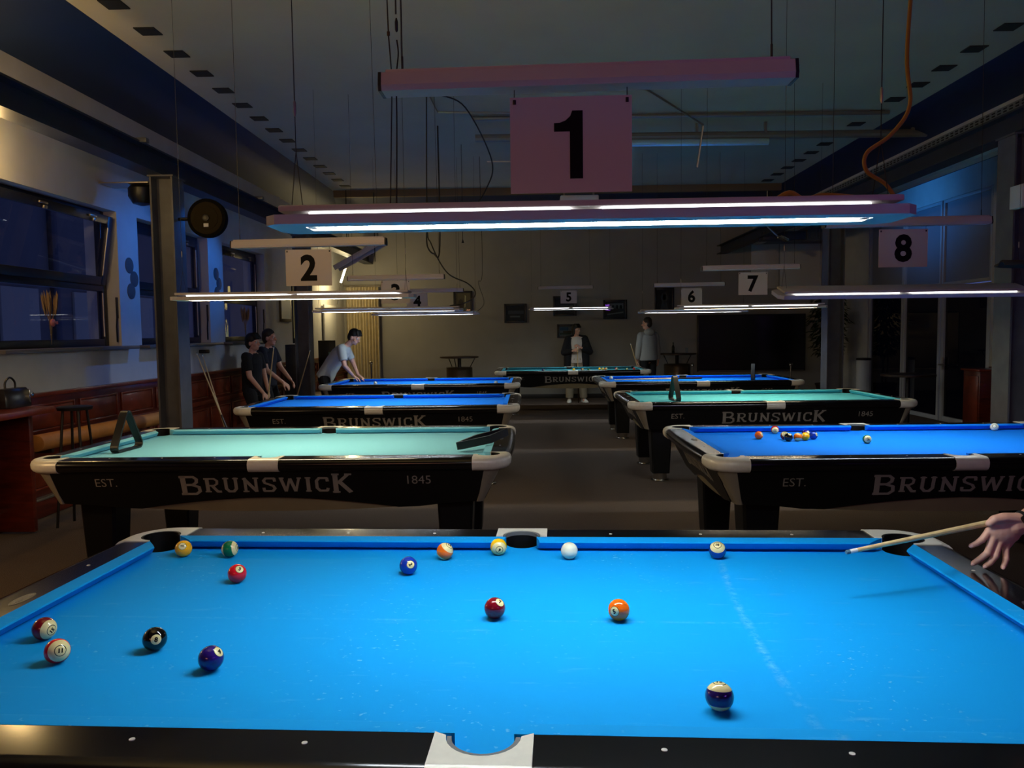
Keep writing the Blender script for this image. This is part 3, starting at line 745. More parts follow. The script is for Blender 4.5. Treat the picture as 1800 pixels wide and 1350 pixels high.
for k, (x, y, z, a, lab, tm) in LAMPS.items():
    c = L1 if k == 1 else copy_tree(L1, None, lab)
    c.location = (x, y, z); c.rotation_euler.z = a if k != 1 else -.012; LO[k] = c
    for ch in kids(c):
        if ch.name.startswith('tube_diffuser'): set_mat(ch, tm)
        if ch.name.startswith('light_slit') and k in (3, 4, 6): set_mat(ch, SLIT_DIM)
for ch in kids(LO[8]):     # this lamp hangs a little tilted, its face turned to the rear
    if ch.name.split('.')[0] in ('tray', 'lid', 'reflector', 'tube_diffuser', 'tube_holder', 'light_slit'): ch.rotation_euler.x = math.radians(15)
# tables 5 and 6 keep the same lamp; lamps over 3 and 4 are the same model
def make_batten(label):
    t = thing('light_batten', label, 'batten light', (0, 0, 0), 0, 'unlit battens hanging above the number signs')
    L = 1.04; sec = [(-.032, -.024), (.032, -.024), (.036, -.01), (.03, .022), (-.03, .022), (-.036, -.01)]
    m = MB(); m.loft([[(x, a, b) for a, b in sec] for x in (-L/2, L/2)]); m.build('housing', M['batten'], t, 20)
    MB().box((0, 0, .027), (L-.02, .05, .009), .002).build('top_ridge', M['batten'], t)
    for s in (-1, 1):
        MB().loft([[(s*(L/2+d), a*1.03, b*1.05) for a, b in sec] for d in (0, .008)]).build('end_cap', M['plastic'], t, 20)
        MB().tube([(s*(L/2-.05), 0, .03), (s*(L/2-.05), 0, .07)], .003, 6).build('hook', M['wire'], t)
        MB().tube([(s*(L/2-.05), 0, .07), (s*(L/2-.06), 0, 1.95)], .0018, 5).build('suspension_wire', M['wire'], t)
    return t
BAT = {1: (.213, 0, 2.202, 'nearest batten tinted pink and violet above the number 1 sign'),
 2: (-1.42, 3.26, 2.17, 'cream batten above the number 2 sign'), 3: (-1.375, 6.46, 2.155, 'batten above the half hidden number 3 sign'),
 4: (-1.45, 9.78, 2.187, 'small far batten above the number 4 sign'), 5: (.75, 13.1, 2.385, 'farthest batten above the number 5 sign'),
 6: (2.44, 9.8, 2.222, 'batten just right of the tall dark portrait, above the card 6'), 7: (2.46, 6.59, 2.217, 'batten in front of the pale wall boards, above the card 7'),
 8: (2.5, 3.13, 2.23, 'batten at the far right above the number 8 sign')}
b1 = make_batten(BAT[1][3])
for k, (x, y, z, lab) in BAT.items():
    c = b1 if k == 1 else copy_tree(b1, None, lab); c.location = (x, y, z)
    if k == 1: c.rotation_euler = (0, -.006, -.02)
# signs: (x, y, z centre)
SIGN = {1: (.175, 0, 2.036), 2: (-1.425, 3.26, 2.006), 3: (-1.385, 6.46, 2.0), 4: (-1.625, 9.78, 2.027), 5: (.81, 13.1, 2.206), 6: (2.478, 9.8, 2.049), 7: (2.488, 6.59, 2.045), 8: (2.482, 3.13, 2.065)}
one = [(.30, 0), (.30, .70), (.17, .70), (.16, .66), (.12, .60), (.06, .575), (0, .57), (0, .48), (.15, .48), (.15, 0)]
for k, (x, y, z) in SIGN.items():
    lab = {1: 'large pink lit card with a black 1 above the nearest lamp', 2: 'cream card with a black 2 hanging at left', 3: 'card with a black 3 cut off by the warm lamp',
           4: 'small card with a black 4 right of the 3', 5: 'grey card with a black 5 before the far wall pictures', 6: 'grey card with a black 6 beside the dark portrait',
           7: 'grey card with a black 7 hanging right of the 6', 8: 'brownish card with a black 8 at the right'}[k]
    t = thing('number_sign', lab, 'sign', (x, y, z), -.02 if k == 1 else 0, 'number signs over the tables')
    W, H = .312, .243
    MB().box((0, 0, 0), (W, .004, H)).build('card', M['sign'], t)
    m = MB()
    if k == 1:
        m.prism([(a*.245-.043, b*.245-.086) for a, b in [(.30*1, 0), (.30, .70), (.19, .70), (.17, .645), (.12, .60), (.06, .578), (0, .575), (0, .487), (.165, .487), (.165, 0)]], -.0032, -.002, 'y')
    else:
        vs, fs = text_mesh(str(k), .232, .0085, 0, .95)
        m.add([(v.x, -.0028, v.y) for v in vs], fs)
    m.build('numeral', M['ink'], t, 0)
    zb = BAT[k][2]-.024-z
    for s in (-1, 1):
        MB().tube([(s*(W/2-.012), .0, H/2-.012), (s*(W/2-.012), .0, zb)], .0012, 5).build('string', M['wire'], t)
        MB().box((s*(W/2-.012), -.003, H/2-.012), (.008, .004, .012), .001).build('clip', M['plastic'], t)
# yellow cable on the right end of the nearest lamp
yc = tag(MB().tube(catmull([(1.03, .02, 4.15), (1.035, .02, 3.2), (1.045, .02, 2.55), (1.03, .01, 2.25), (1.035, 0, 2.12), (.985, -.01, 2.045), (.925, -.01, 2.0), (.925, -.01, 1.955), (.975, 0, 1.925), (1.0, 0, 1.893)], 8), .0052, 8).build('yellow_cable', M['yellow']),
     'yellow cable dropping from the ceiling in a loop to the nearest lamp', 'cable')
tag(MB().tube(catmull([(.70, .03, 1.885), (.74, .02, 1.908), (.78, .02, 1.89), (.83, .02, 1.9), (.92, .0, 1.888)], 6), .007, 8).build('yellow_cable', M['yellow']),
    'short yellow cable end lying in humps on top of the nearest lamp', 'cable')
# wires with plugs above the left end of the nearest batten
lc = thing('lamp_cable', 'black cable with a plug beside the left end of the nearest batten', 'cable', (-.275, .02, 0))
MB().tube([(0, 0, 4.15), (.002, 0, 2.38)], .0022, 6).build('cord', M['wire'], lc)
MB().lathe([(.002, 2.335), (.004, 2.34), (.0045, 2.36), (.002, 2.37)], (0.003, 0, 0), 10).build('plug', M['plastic'], lc)
MB().tube(catmull([(.003, 0, 2.315), (.006, 0, 2.28), (.0, 0, 2.22), (-.005, .02, 2.1), (-.012, .03, 1.88)]), .002, 6).build('cord', M['blackwire'], lc)
lc2 = thing('lamp_cable', 'thin grey wire with a brass clamp left of the black plug cable', 'cable', (-.30, .03, 0))
MB().tube([(-.03, 0, 4.15), (0.005, 0, 2.33), (.012, 0, 2.22), (.0, 0, 1.89)], .0018, 6).build('cord', M['wire'], lc2)
MB().box((.005, 0, 2.335), (.008, .006, .012), .002).build('clamp', M['drum'], lc2)
# other loose cables
tag(MB().tube(catmull([(-1.0, 6.4, 4.15), (-1.02, 6.4, 2.75), (-.98, 6.4, 2.5), (-.82, 6.42, 2.2), (-.6, 6.45, 2.08), (-.52, 6.45, 1.97), (-.62, 6.45, 1.88), (-.8, 6.46, 1.845)]), .007, 6).build('hanging_cable', M['blackwire']), 'black cable sagging to the right end of the lamp under number 3', 'cable')
tag(MB().tube(catmull([(-1.23, 8.0, 2.9), (-1.23, 8.0, 2.66), (-1.15, 8.0, 2.56), (-1.07, 8.0, 2.66), (-1.07, 8.0, 4.15)]), .01, 6).build('hanging_cable', M['blackwire']), 'black cable loop hanging just below the nearest lamp, left of centre', 'cable')
tag(MB().tube([(-.86, 9.0, 4.15), (-.86, 9.0, 2.85), (-.86, 9.0, 2.8)], [.004, .004, .02], 6).build('hanging_cable', M['blackwire']), 'thin cable with a small weight below the nearest lamp', 'cable')
tag(MB().tube(catmull([(-.66, 9.78, 4.15), (-.64, 9.78, 2.5), (-.7, 9.78, 2.3), (-.62, 9.78, 2.0), (-.72, 9.78, 1.87)]), .004, 6).build('hanging_cable', M['blackwire']), 'thin cable down to the right end of the lamp under number 4', 'cable')
# ------------------------------------------------------------------ balls
BR = .028575
BM = {}
bcol = {1: (246, 176, 20), 2: (18, 52, 160), 3: (214, 20, 34), 4: (44, 22, 110), 5: (244, 104, 16), 6: (10, 100, 62), 7: (126, 14, 30), 8: (8, 9, 10),
        9: (246, 190, 20), 10: (20, 62, 150), 11: (206, 24, 34), 12: (42, 24, 90), 13: (242, 110, 20), 14: (8, 104, 62), 15: (120, 14, 30), 0: None}
bname = {1: 'yellow', 2: 'blue', 3: 'red', 4: 'purple', 5: 'orange', 6: 'green', 7: 'maroon', 8: 'black', 9: 'yellow striped', 10: 'blue striped', 11: 'red striped', 12: 'purple striped', 13: 'orange striped', 14: 'green striped', 15: 'maroon striped', 0: 'white'}
for k, c in bcol.items(): BM[k] = ball_mat('ball_paint_%s' % bname[k].replace(' ', '_'), c, k > 8)
sph = MB().ell((0, 0, 0), (BR, BR, BR), nu=32, nv=20).mesh('pool_ball', BM[0], 60)
def num_mesh(k):
    vs, fs = text_mesh(str(k), .0150 if k < 10 else .0130, .0008)
    bm = bmesh.new(); bv = [bm.verts.new(v) for v in vs]
    for f in fs:
        try: bm.faces.new([bv[i] for i in f])
        except ValueError: pass
    bmesh.ops.triangulate(bm, faces=bm.faces[:]); bmesh.ops.subdivide_edges(bm, edges=bm.edges[:], cuts=2, use_grid_fill=True)
    bm.verts.index_update(); vs = [v.co.copy() for v in bm.verts]; fs = [tuple(v.index for v in f.verts) for f in bm.faces]; bm.free()
    out = []
    for v in vs:
        r = math.hypot(v.x, v.y); z = math.sqrt(max(1e-9, BR*BR-r*r)); out.append(Vector((v.x, v.y, z)).normalized()*(BR*1.008))
    return MB().add(out, fs).mesh('ball_number', M['ink'], 0)
NUM = {k: num_mesh(k) for k in bcol if k}
def ball(k, x, y, dx=0, dy=.3, spin=0, label=None, where='', number=True):
    p = Vector((x, y, BZ+BR)); tw = (CAM-p).normalized(); rt = Vector((0, 0, 1)).cross(tw).normalized(); up = tw.cross(rt)
    n = (rt*dx+up*dy+tw*math.sqrt(max(0, 1-dx*dx-dy*dy))).normalized()
    # local z towards n, local y as near to 'up' as the spin says
    yv = (up-n*up.dot(n)); yv = yv.normalized() if yv.length > .05 else rt.copy(); xv = yv.cross(n)
    a = math.radians(spin); x2 = xv*math.cos(a)+yv*math.sin(a); y2 = n.cross(x2)
    o = link('pool_ball', sph)
    set_mat(o, BM[k])
    o.matrix_world = Matrix(((x2.x, y2.x, n.x, p.x), (x2.y, y2.y, n.y, p.y), (x2.z, y2.z, n.z, p.z), (0, 0, 0, 1)))
    tag(o, label, 'ball', where)
    if k and number: link('ball_number', NUM[k], o)
    return o
G1 = 'balls on the near table'
for a in [(1, -1.15, .605, -.13, .33, 80, 'solid yellow ball in front of the far left pocket of the near table'),
 (14, -.984, .597, .93, .05, 0, 'green striped ball beside the yellow one near the far left pocket'),
 (3, -.854, .318, .28, .46, -20, 'solid red ball on the near table below the green striped one'),
 (2, -.331, .392, .26, .1, -60, 'solid blue ball on the near table left of centre'),
 (13, -.232, .553, .57, .70, -40, 'orange striped ball tilted over, right behind the solid blue one'),
 (9, -.052, .605, .1, -.4, -30, 'yellow striped ball at the left lip of the far side pocket'),
 (0, .189, .551, 0, .3, 0, 'plain white cue ball right of the far side pocket'),
 (10, .685, .547, 0, .63, 0, 'blue striped ball with cream top near the far cushion at right'),
 (7, -.038, .001, .52, .55, -30, 'solid maroon ball in the middle of the near table'),
 (5, .292, -.016, -.43, -.16, 20, 'solid orange ball right of the maroon one in mid table'),
 (15, -1.18, -.134, .6, -.27, 50, 'maroon striped ball at the left cushion of the near table'),
 (11, -1.061, -.275, .24, -.03, -5, 'cream ball with red stripe at its edge, front left of the near table'),
 (8, -.862, -.204, .1, -.08, -10, 'solid black ball on the left of the near table'),
 (4, -.676, -.319, .64, .44, -20, 'solid dark purple ball at front left of the near table'),
 (12, .439, -.512, 0, .96, 0, 'purple striped ball with yellow cap, nearest to the viewer')]:
    ball(a[0], a[1], a[2], a[3], a[4], a[5], a[6], G1)
G8 = 'balls on the table under number 8'
for a in [(5, 1.646, 3.407, .8, .3, 'solid orange red ball, leftmost on the table under number 8'),
 (11, 1.847, 3.70, .1, -.3, 'red and cream ball near the far cushion under number 8'),
 (15, 1.812, 3.372, .25, .6, 'dark striped ball with cream top at the left of the cluster'),
 (8, 1.812, 3.29, .3, .8, 'black ball in front of the cluster under number 8'),
 (13, 1.878, 3.300, .1, -.95, 'orange ball with a pale underside within the cluster'),
 (1, 1.938, 3.326, -.8, .3, 'solid yellow ball within the cluster under number 8'),
 (2, 2.01, 3.375, .8, .3, 'solid blue ball at the right end of the cluster'),
 (4, 1.985, 3.45, .7, .5, 'purple ball peeking out behind the yellow one of the cluster'),
 (14, 2.286, 3.162, .35, .05, 'green and white striped ball alone in mid table under number 8'),
 (0, 3.45, 3.735, 0, .2, 'white ball with a grey ring against the far right cushion')]:
    o = ball(a[0], a[1], a[2], a[3], a[4], 0, a[5], G8)
    if a[0] == 0:
        vs = []
        for r in (.011, .0145):
            vs += [Vector((r*math.cos(2*PI*k/20), r*math.sin(2*PI*k/20), math.sqrt(BR*BR-r*r))).normalized()*BR*1.003 for k in range(20)]
        MB().add(vs, [(k, (k+1) % 20, 20+(k+1) % 20, 20+k) for k in range(20)]).build('ring_mark', M['rubber'], o)
for a in [(0, -2.23, 9.498, 'white ball on the cloth before the leaning player'), (0, -.44, 9.35, 'white ball near the right end of the table with the leaning player')]:
    ball(a[0], a[1], a[2], 0, .3, 0, a[3], 'balls on the table with the leaning player')
ball(0, 1.32, 10.22, 0, .3, 0, 'white ball at the left tip of the cue lying on the table under number 6', None)
G5 = 'balls on the farthest table'
for a in [(4, .306, 12.834, 'dark purple ball alone at the left of the farthest table'), (1, .891, 12.92, 'yellow ball near the middle of the farthest table'),
 (15, 1.051, 12.883, 'dark ball with white beside the teal one on the farthest table'), (6, 1.168, 12.855, 'dark green ball in mid row of the farthest table'),
 (1, 1.40, 13.12, 'first yellow ball of the tight row on the farthest table'), (9, 1.462, 13.10, 'second yellowish ball of the tight row on the farthest table'),
 (13, 1.525, 13.12, 'third, orange ball of the tight row on the farthest table'), (11, 1.717, 13.064, 'pinkish red ball right of the tight row'),
 (14, 1.878, 12.80, 'green and white ball near the right end of the farthest table'), (3, 2.044, 12.986, 'red ball nearest the right end of the farthest table')]:
    ball(a[0], a[1], a[2], .6, .2, 0, a[3], G5, False)
# ------------------------------------------------------------------ racks
def rack_mesh(s, h=.052, th=.011):
    """triangle frame lying in the xz plane, foot on z=0, rounded corners"""
    R = .035; c = [(-s/2+R*1.3, R), (s/2-R*1.3, R), (0, s*.866-R*1.45)]
    def ring(r):
        out = []
        for (x, z), a0 in zip(c, (150, 270, 30)):
            out += arc(x, z, r, a0, a0+120, 7)
        return out
    o = ring(R); i = ring(R-th); n = len(o); m = MB()
    vs = [(x, -h/2, z) for x, z in o]+[(x, h/2, z) for x, z in o]+[(x, -h/2, z) for x, z in i]+[(x, h/2, z) for x, z in i]
    fs = []
    for k in range(n):
        j = (k+1) % n; fs += [(k, j, n+j, n+k), (2*n+k, 3*n+k, 3*n+j, 2*n+j), (k, 2*n+k, 2*n+j, j), (n+k, n+j, 3*n+j, 3*n+k)]
    m.add(vs, fs); return m
rk = tag(rack_mesh(.33).build('ball_rack', M['plastic']), 'black triangle rack standing upright at the left end of the pale cyan table', 'rack', 'ball racks')
rk.location = (-2.665, 3.15, BZ+.001); rk.rotation_euler = (0, 0, math.radians(87))
r2 = tag(rack_mesh(.33).build('ball_rack', M['plastic']), 'black rack standing upright on the turquoise table', 'rack', 'ball racks')
r2.location = (1.62, 6.46, BZ+.001); r2.rotation_euler = (0, 0, math.radians(96))
r3 = tag(rack_mesh(.30).build('ball_rack', M['plastic']), 'dark rack standing upright on the table with the cue lying on it', 'rack', 'ball racks')
r3.location = (3.41, 9.84, BZ+.001); r3.rotation_euler = (0, 0, math.radians(72))
dm = MB(); s1 = [(-.19, 0), (-.03, .08), (.16, .055), (.18, .015), (.02, -.075), (-.16, -.025)]; s2 = [(p[0]*.86, p[1]*.74) for p in s1]; n = 6
dm.add([(x, y, z) for q in (s1, s2) for z in (0, .05) for x, y in q],
       [f for k in range(n) for j in [(k+1) % n] for f in [(k, j, n+j, n+k), (2*n+k, 3*n+k, 3*n+j, 2*n+j), (k, 2*n+k, 2*n+j, j), (n+k, n+j, 3*n+j, 3*n+k)]])
dr = tag(dm.build('ball_rack', M['plastic']), 'black rack lying over the right end cushion of the pale cyan table', 'rack', 'ball racks')
dr.location = (-.24, 3.02, .840); dr.rotation_euler = (0, math.radians(-11), math.radians(24))
# ------------------------------------------------------------------ cues
def cue(label, a, b, r0=.0065, r1=.0145, split=.45, group=None):
    """a = tip end, b = butt end"""
    a = Vector(a); b = Vector(b); d = b-a; L = d.length
    t = thing('cue', label, 'cue', a, 0, group)
    P = lambda f: d*f
    f1, f2 = .012/L, .036/L; rr = lambda f: r0+(r1-r0)*f
    MB().tube([P(0), P(f1*.4), P(f1)], [r0*.8, r0, r0], 10).build('tip', M['tip'], t)
    MB().tube([P(f1), P(f2)], r0*1.03, 10).build('ferrule', M['ferrule'], t)
    MB().tube([P(f2), P(split)], [r0, rr(split)], 10).build('shaft', M['cuewood'], t)
    MB().tube([P(split), P(.985), P(1)], [rr(split), r1, r1*.85], 10).build('butt', M['cuebutt'], t)
    return t
cue('cue lying across the blue table under number 6', (1.34, 10.07, BZ+.0085), (2.72, 10.19, BZ+.0155), split=.7)
# ------------------------------------------------------------------ furniture and fittings
# leaning cues at the left wall
cue('upper of two cues leaning at the left wall below the second window', (-4.20, 7.9, 1.34), (-3.62, 7.66, .03), split=.6, group='cues leaning at the left wall')
bridge = cue('cue with a dark bridge head leaning at the left wall', (-4.19, 8.05, 1.32), (-3.83, 8.02, .05), split=.75, group='cues leaning at the left wall')
MB().box((.03, 0, .03), (.14, .03, .05), .012).build('bridge_head', M['plastic'], bridge)
cue('cue leaning on the dark column left of the leaning player', (-3.47, 10.52, 1.31), (-3.86, 10.45, .02), split=.65)
# wall discs
dme = MB().lathe([(.085, 0), (.085, .006), (.08, .008)], n=28, rot=Matrix.Rotation(PI/2, 3, 'Y')).mesh('wall_disc', M['disc'])
for y, z, lab in ((6.39, 2.32, 'topmost grey disc on the left wall between first and second window'), (6.485, 2.18, 'middle grey disc on the left wall between first and second window'), (6.41, 2.045, 'lowest grey disc on the left wall between first and second window'),
                  (8.75, 2.40, 'topmost grey disc on the left wall between second and third window'), (8.84, 2.27, 'middle grey disc on the left wall between second and third window'), (8.76, 2.14, 'lowest grey disc on the left wall between second and third window')):
    tag(link('wall_disc', dme, None, (XL, y, z)), lab, 'wall decoration', 'grey discs on the left wall')
# round black disc on the column (back of a lamp)
rd = thing('round_wall_lamp', 'round black lamp with brown back held by an arm on the left column', 'lamp', (-3.16, 5.86, 2.73))
RX = Matrix.Rotation(PI/2, 3, 'X')
brown = mat('brown_lamp_back', (46, 38, 24), .9, spec=.1); mblack = mat('matt_black', (8, 8, 9), .8, spec=.1)
MB().lathe([(.17, .03), (.193, .03), (.195, 0), (.19, -.05), (.05, -.10)], n=40, rot=RX).build('rim', mblack, rd)
MB().lathe([(.160, .024), (.160, .033), (.10, .035)], n=40, rot=RX).build('back_plate', brown, rd)
MB().lathe([(.118, .03), (.118, .040), (.112, .042), (.03, .042)], n=36, rot=RX).build('dome', brown, rd)
MB().lathe([(.034, .042), (.034, .056), (.02, .06)], n=20, rot=RX).build('hub', M['plastic'], rd)
MB().box((0, -.045, -.072), (.05, .004, .036), .001).build('label_plate', M['whitepanel'], rd)
MB().tube([(-.19, .02, 0), (-.36, .03, 0)], .018, 10).build('arm', M['plastic'], rd)
dk = thing('speaker_shelf', 'black dome speaker under a thin shelf left of the left column', 'speaker', (-3.86, 5.95, 3.0))
MB().box((-.11, 0, .09), (.5, .3, .012), .002).build('shelf', M['alu'], dk)
MB().lathe([(.02, -.12), (.09, -.10), (.13, -.03), (.13, .05), (.10, .082)], n=24).build('dome', M['plastic'], dk)
# handbag on a wooden ledge table, with the stool
lt = thing('side_table', 'mahogany ledge table carrying the handbag at the left edge', 'table', (-3.98, 3.3, 0))
MB().box((0, 0, .985), (.46, 1.66, .05), .006).build('table_top', M['woodtrim'], lt)
for s in (-1, 1): MB().box((-.05, s*.72, .49), (.3, .05, .94), .004).build('side_board', M['wood'], lt)
hb = thing('handbag', 'dark handbag with arched handle on the wooden ledge table', 'handbag', (-4.03, 4.02, 1.012))
MB().loft([[(x*a, y*b, z) for x, y in ((-1, -.86), (-.8, -1), (.8, -1), (1, -.86), (1, .86), (.8, 1), (-.8, 1), (-1, .86))] for a, b, z in ((.075, .15, 0), (.08, .155, .02), (.07, .15, .12), (.045, .14, .15))]).build('body', mat('dark_bag_leather', (26, 20, 20), .3), hb, 40)
MB().tube(catmull([(0, -.06, .145), (0, -.055, .20), (0, 0, .235), (0, .055, .20), (0, .06, .145)]), .008, 8).build('handle', M['plastic'], hb)
MB().box((.076, .12, .075), (.006, .012, .12), .001).build('strap', M['chrome'], hb)
MB().lathe([(.02, 0), (.02, .004), (.014, .006)], (.08, .145, .09), 14, rot=Matrix.Rotation(PI/2, 3, 'Y')).build('charm', M['chrome'], hb)
st = thing('bar_stool', 'slim black bar stool beside the ledge table at the left wall', 'stool', (-3.70, 4.32, 0))
MB().lathe([(.02, .955), (.13, .96), (.135, .985), (.12, .99)], n=24).build('seat', M['plastic'], st)
for a in (45, 135, 225, 315):
    c, s = math.cos(math.radians(a)), math.sin(math.radians(a))
    MB().tube([(c*.09, s*.09, .96), (c*.17, s*.17, .0)], .011, 8).build('leg', M['plastic'], st)
MB().tube([(.135*math.cos(2*PI*k/16), .135*math.sin(2*PI*k/16), .36) for k in range(17)], .008, 6).build('foot_ring', M['plastic'], st)
# long tan roll before the wainscot
rl = thing('bolster_roll', 'long tan round roll lying on brackets along the left wainscot', 'roll', (-4.0, 4.25, .0))
MB().tube([(0, 0, .69), (0, .004, .69), (0, 2.2, .66)], [.062, .07, .07], 24).build('roll_body', M['roll'], rl, 30)
for y in (.25, 1.95): MB().box((-.085, y, .60), (.15, .04, .05), .006).build('bracket', M['darkwood'], rl)
# dry pampas in glass vases on the sills
def vase(loc, h, label, pink):
    t = thing('pampas_vase', label, 'vase', loc)
    MB().lathe([(.026, 0), (.03, .004), (.02, .05), (.017, .14), (.022, .17), (.018, .17), (.013, .14), (.016, .05), (.0, .012)], n=16).build('vase', M['clearglass'], t)
    m = MB(); rnd = random.Random(3)
    for k in range(16):
        a = rnd.uniform(0, 2*PI); sp = rnd.uniform(.02, .11)
        tip = Vector((math.cos(a)*sp*.7, math.sin(a)*sp, h*rnd.uniform(.86, 1)))
        m.tube([(0, 0, .03), (tip.x*.2, tip.y*.2, .25), tip*.82], .0016, 4)
        m.tube([tip*.62, tip*.75, tip*.9, tip], [.002, .011, .009, .001], 5)
    tag(m.build('pampas', M['pampas'], t), kind='stuff')
    if pink:
        MB().lathe([(.0, -.006), (.034, -.005), (.036, 0), (.034, .005), (.02, .009)], (.02, 0, .23), 20, rot=Matrix.Rotation(PI/2, 3, 'Y')).build('rosette', M['pink'], t)
        MB().loft([[(.02, .03, .24), (.02, .05, .215), (.024, .05, .215), (.024, .03, .24)], [(.02, .07, .245), (.02, .075, .22), (.024, .075, .22), (.024, .07, .245)]]).build('ribbon', M['pink'], t)
    return t
vase((-4.27, 4.98, WZ0), .53, 'glass vase with dry pampas and a pink rosette on the first sill', True)
vase((-4.27, 9.86, WZ0), .54, 'glass vase with dry pampas on the third window sill', False)
# pictures
def picture(x0, x1, z0, z1, label, blobs, framem=None, y=YB):
    w, h = x1-x0, z1-z0; t = thing('framed_picture', label, 'picture', ((x0+x1)/2, y-.002, (z0+z1)/2), 0, 'pictures on the far wall')
    f = MB(); b = .05
    for s in (-1, 1):
        f.box((s*(w/2-b/2), -.015, 0), (b, .03, h), .004); f.box((0, -.015, s*(h/2-b/2)), (w-2*b, .03, b), .004)
    f.build('picture_frame', framem or M['plastic'], t)
    MB().box((0, -.008, 0), (w-2*b, .010, h-2*b)).build('print', blobs[0], t)
    for nm, m, pts in blobs[1:]:
        q = [(px*(w/2-b), pz*(h/2-b)) for px, pz in pts]
        MB().prism(q, -.0145, -.0132, 'y').build(nm, m, t)
    MB().box((0, -.019, 0), (w-2*b, .003, h-2*b)).build('glazing', M['clearglass'], t); return t
pd = mat('dark_print', (24, 26, 30), .6); pg = mat('grey_print', (72, 76, 80), .6); pl_ = mat('pale_print', (120, 122, 122), .6); pbl = mat('blue_print', (50, 90, 120), .6); pgr = mat('green_print', (40, 60, 40), .6); pbr = mat('brown_print', (70, 52, 34), .6)
rec = lambda a, b, c, d: [(a, c), (b, c), (b, d), (a, d)]
def blob(cx, cz, rx, rz, n=14): return [(cx+rx*math.cos(2*PI*k/n), cz+rz*math.sin(2*PI*k/n)) for k in range(n)]
picture(-.53, -.01, 1.76, 2.2, 'dark landscape photo, leftmost of the black frames on the far wall', [pd, ('shape', pg, rec(-.8, .9, -.1, .35)), ('shape', pl_, rec(-.6, .5, -.55, -.35))])
picture(.60, 1.14, 1.90, 2.36, 'dark photo half covered by the number 5 card', [pd, ('shape', pg, rec(-.5, .9, -.5, .1))])
picture(1.75, 2.30, 1.82, 2.26, 'black framed photo of four pale figures on the far wall', [pd, ('shape', pl_, rec(-.85, .85, .1, .8))]+[('figure', pd, blob(-.6+.4*k, .2, .14, .42)) for k in range(4)]+[('shape', pl_, [(-.8, -.75), (.85, -.5), (.85, -.3), (-.8, -.6)])])
picture(2.93, 3.38, 1.96, 2.52, 'tall dark portrait photo left of the number 6 card', [pd, ('figure', pg, blob(0, .25, .45, .5)), ('figure', pl_, blob(0, .3, .24, .3)), ('shape', pg, [(-.5, -.9), (.5, -.9), (.3, -.2), (-.3, -.2)])])
picture(.686, 1.14, 1.40, 1.715, 'small coloured picture behind the head of the person in black', [pl_, ('shape', pbl, rec(-.9, .2, .1, .8)), ('shape', pgr, rec(-.9, .6, -.8, -.4)), ('shape', pbr, rec(-.5, .9, -.4, .0))])
picture(-1.70, -1.26, 1.96, 2.51, 'picture in a gold brown print, right end of the lamp under number 4', [mat('gold_print', (92, 72, 26), .35), ('shape', pbr, blob(-.3, -.2, .4, .6)), ('shape', mat('glint_print', (190, 170, 110), .3), [(.2, -.5), (.32, -.4), (.42, .7), (.25, .8)])])
lp = thing('framed_picture', 'slim framed picture on the left wall near the dark column', 'picture', (XL+.002, 11.75, 2.03))
MB().box((.012, 0, 0), (.024, .62, .5), .004).build('picture_frame', M['darkwood'], lp); MB().box((.02, 0, 0), (.012, .52, .4)).build('print', M['whitepanel'], lp)
# large dark screen
tv = thing('large_screen', 'very large dark television on the far wall at right', 'television', (5.12, YB-.09, 1.235))
MB().box((0, 0, 0), (2.46, .05, 1.30), .008).build('bezel', M['plastic'], tv); MB().box((0, -.027, .01), (2.40, .006, 1.24)).build('display', M['screen'], tv)
MB().box((0, .05, 0), (.8, .06, .5)).build('wall_mount', M['plastic'], tv); MB().box((0, -.027, -.635), (2.4, .01, .012)).build('chin_strip', M['alu'], tv)
wp = thing('wall_board', 'pale board of two panels high on the far wall right of number 7', 'board', (5.9, YB-.03, 2.97))
MB().box((-.46, 0, 0), (.62, .05, 1.0), .004).build('panel', M['whitepanel'], wp); MB().box((.34, 0, 0), (.94, .05, 1.0), .004).build('panel', M['whitepanel'], wp)
sb = thing('sound_box', 'long flat black box fixed to the right rear column', 'box', (4.29, 9.42, 2.11))
MB().box((0, 0, 0), (.72, .14, .085), .006).build('housing', M['plastic'], sb); MB().lathe([(.006, 0), (.006, .004)], (.3, -.07, 0), 10, rot=RX).build('led_lens', M['alu'], sb)
sp = thing('spot_light', 'small bright metal spotlight on a slanting arm below the right end of the nearest lamp', 'spotlight', (4.5, 12.0, 3.13))
MB().tube([(-.26, 0, .22), (-.05, 0, .02)], .014, 8).build('arm', M['alu'], sp)
MB().lathe([(.03, -.10), (.042, -.09), (.042, .09), (.036, .10)], (.02, 0, 0), 18, rot=Matrix.Rotation(math.radians(115), 3, 'Y')).build('head', M['chrome'], sp)
MB().tube([(-.26, 0, .22), (-.26, 0, .83)], .01, 8).build('drop_rod', M['alu'], sp)
dc = thing('air_duct', 'dark ribbed air duct along the far right below the lamp', 'duct', (5.02, 13.0, 3.28))
MB().box((-.2, 0, 0), (.78, .3, .16), .01).build('duct_box', M['darksteel'], dc)
for k in range(14): MB().box((.24+.03*k, 0, .02), (.012, .26, .2)).build('fin', M['pipe'], dc)
for x in (-.4, .5): MB().tube([(x, 0, .08), (x, 0, .83)], .006, 6).build('hanger', M['wire'], dc)
pj = thing('projector', 'white projector box hanging below the ceiling behind the number 1 card', 'projector', (.885, 11.0, 3.70))
MB().box((0, 0, -.02), (.62, .4, .12), .02).build('housing', M['whitepanel'], pj)
for x in (-.24, .24): MB().box((x, 0, .24), (.03, .03, .44)).build('bracket', M['pipe'], pj)
MB().box((0, 0, .20), (.66, .3, .02), .003).build('carrier', M['pipe'], pj)
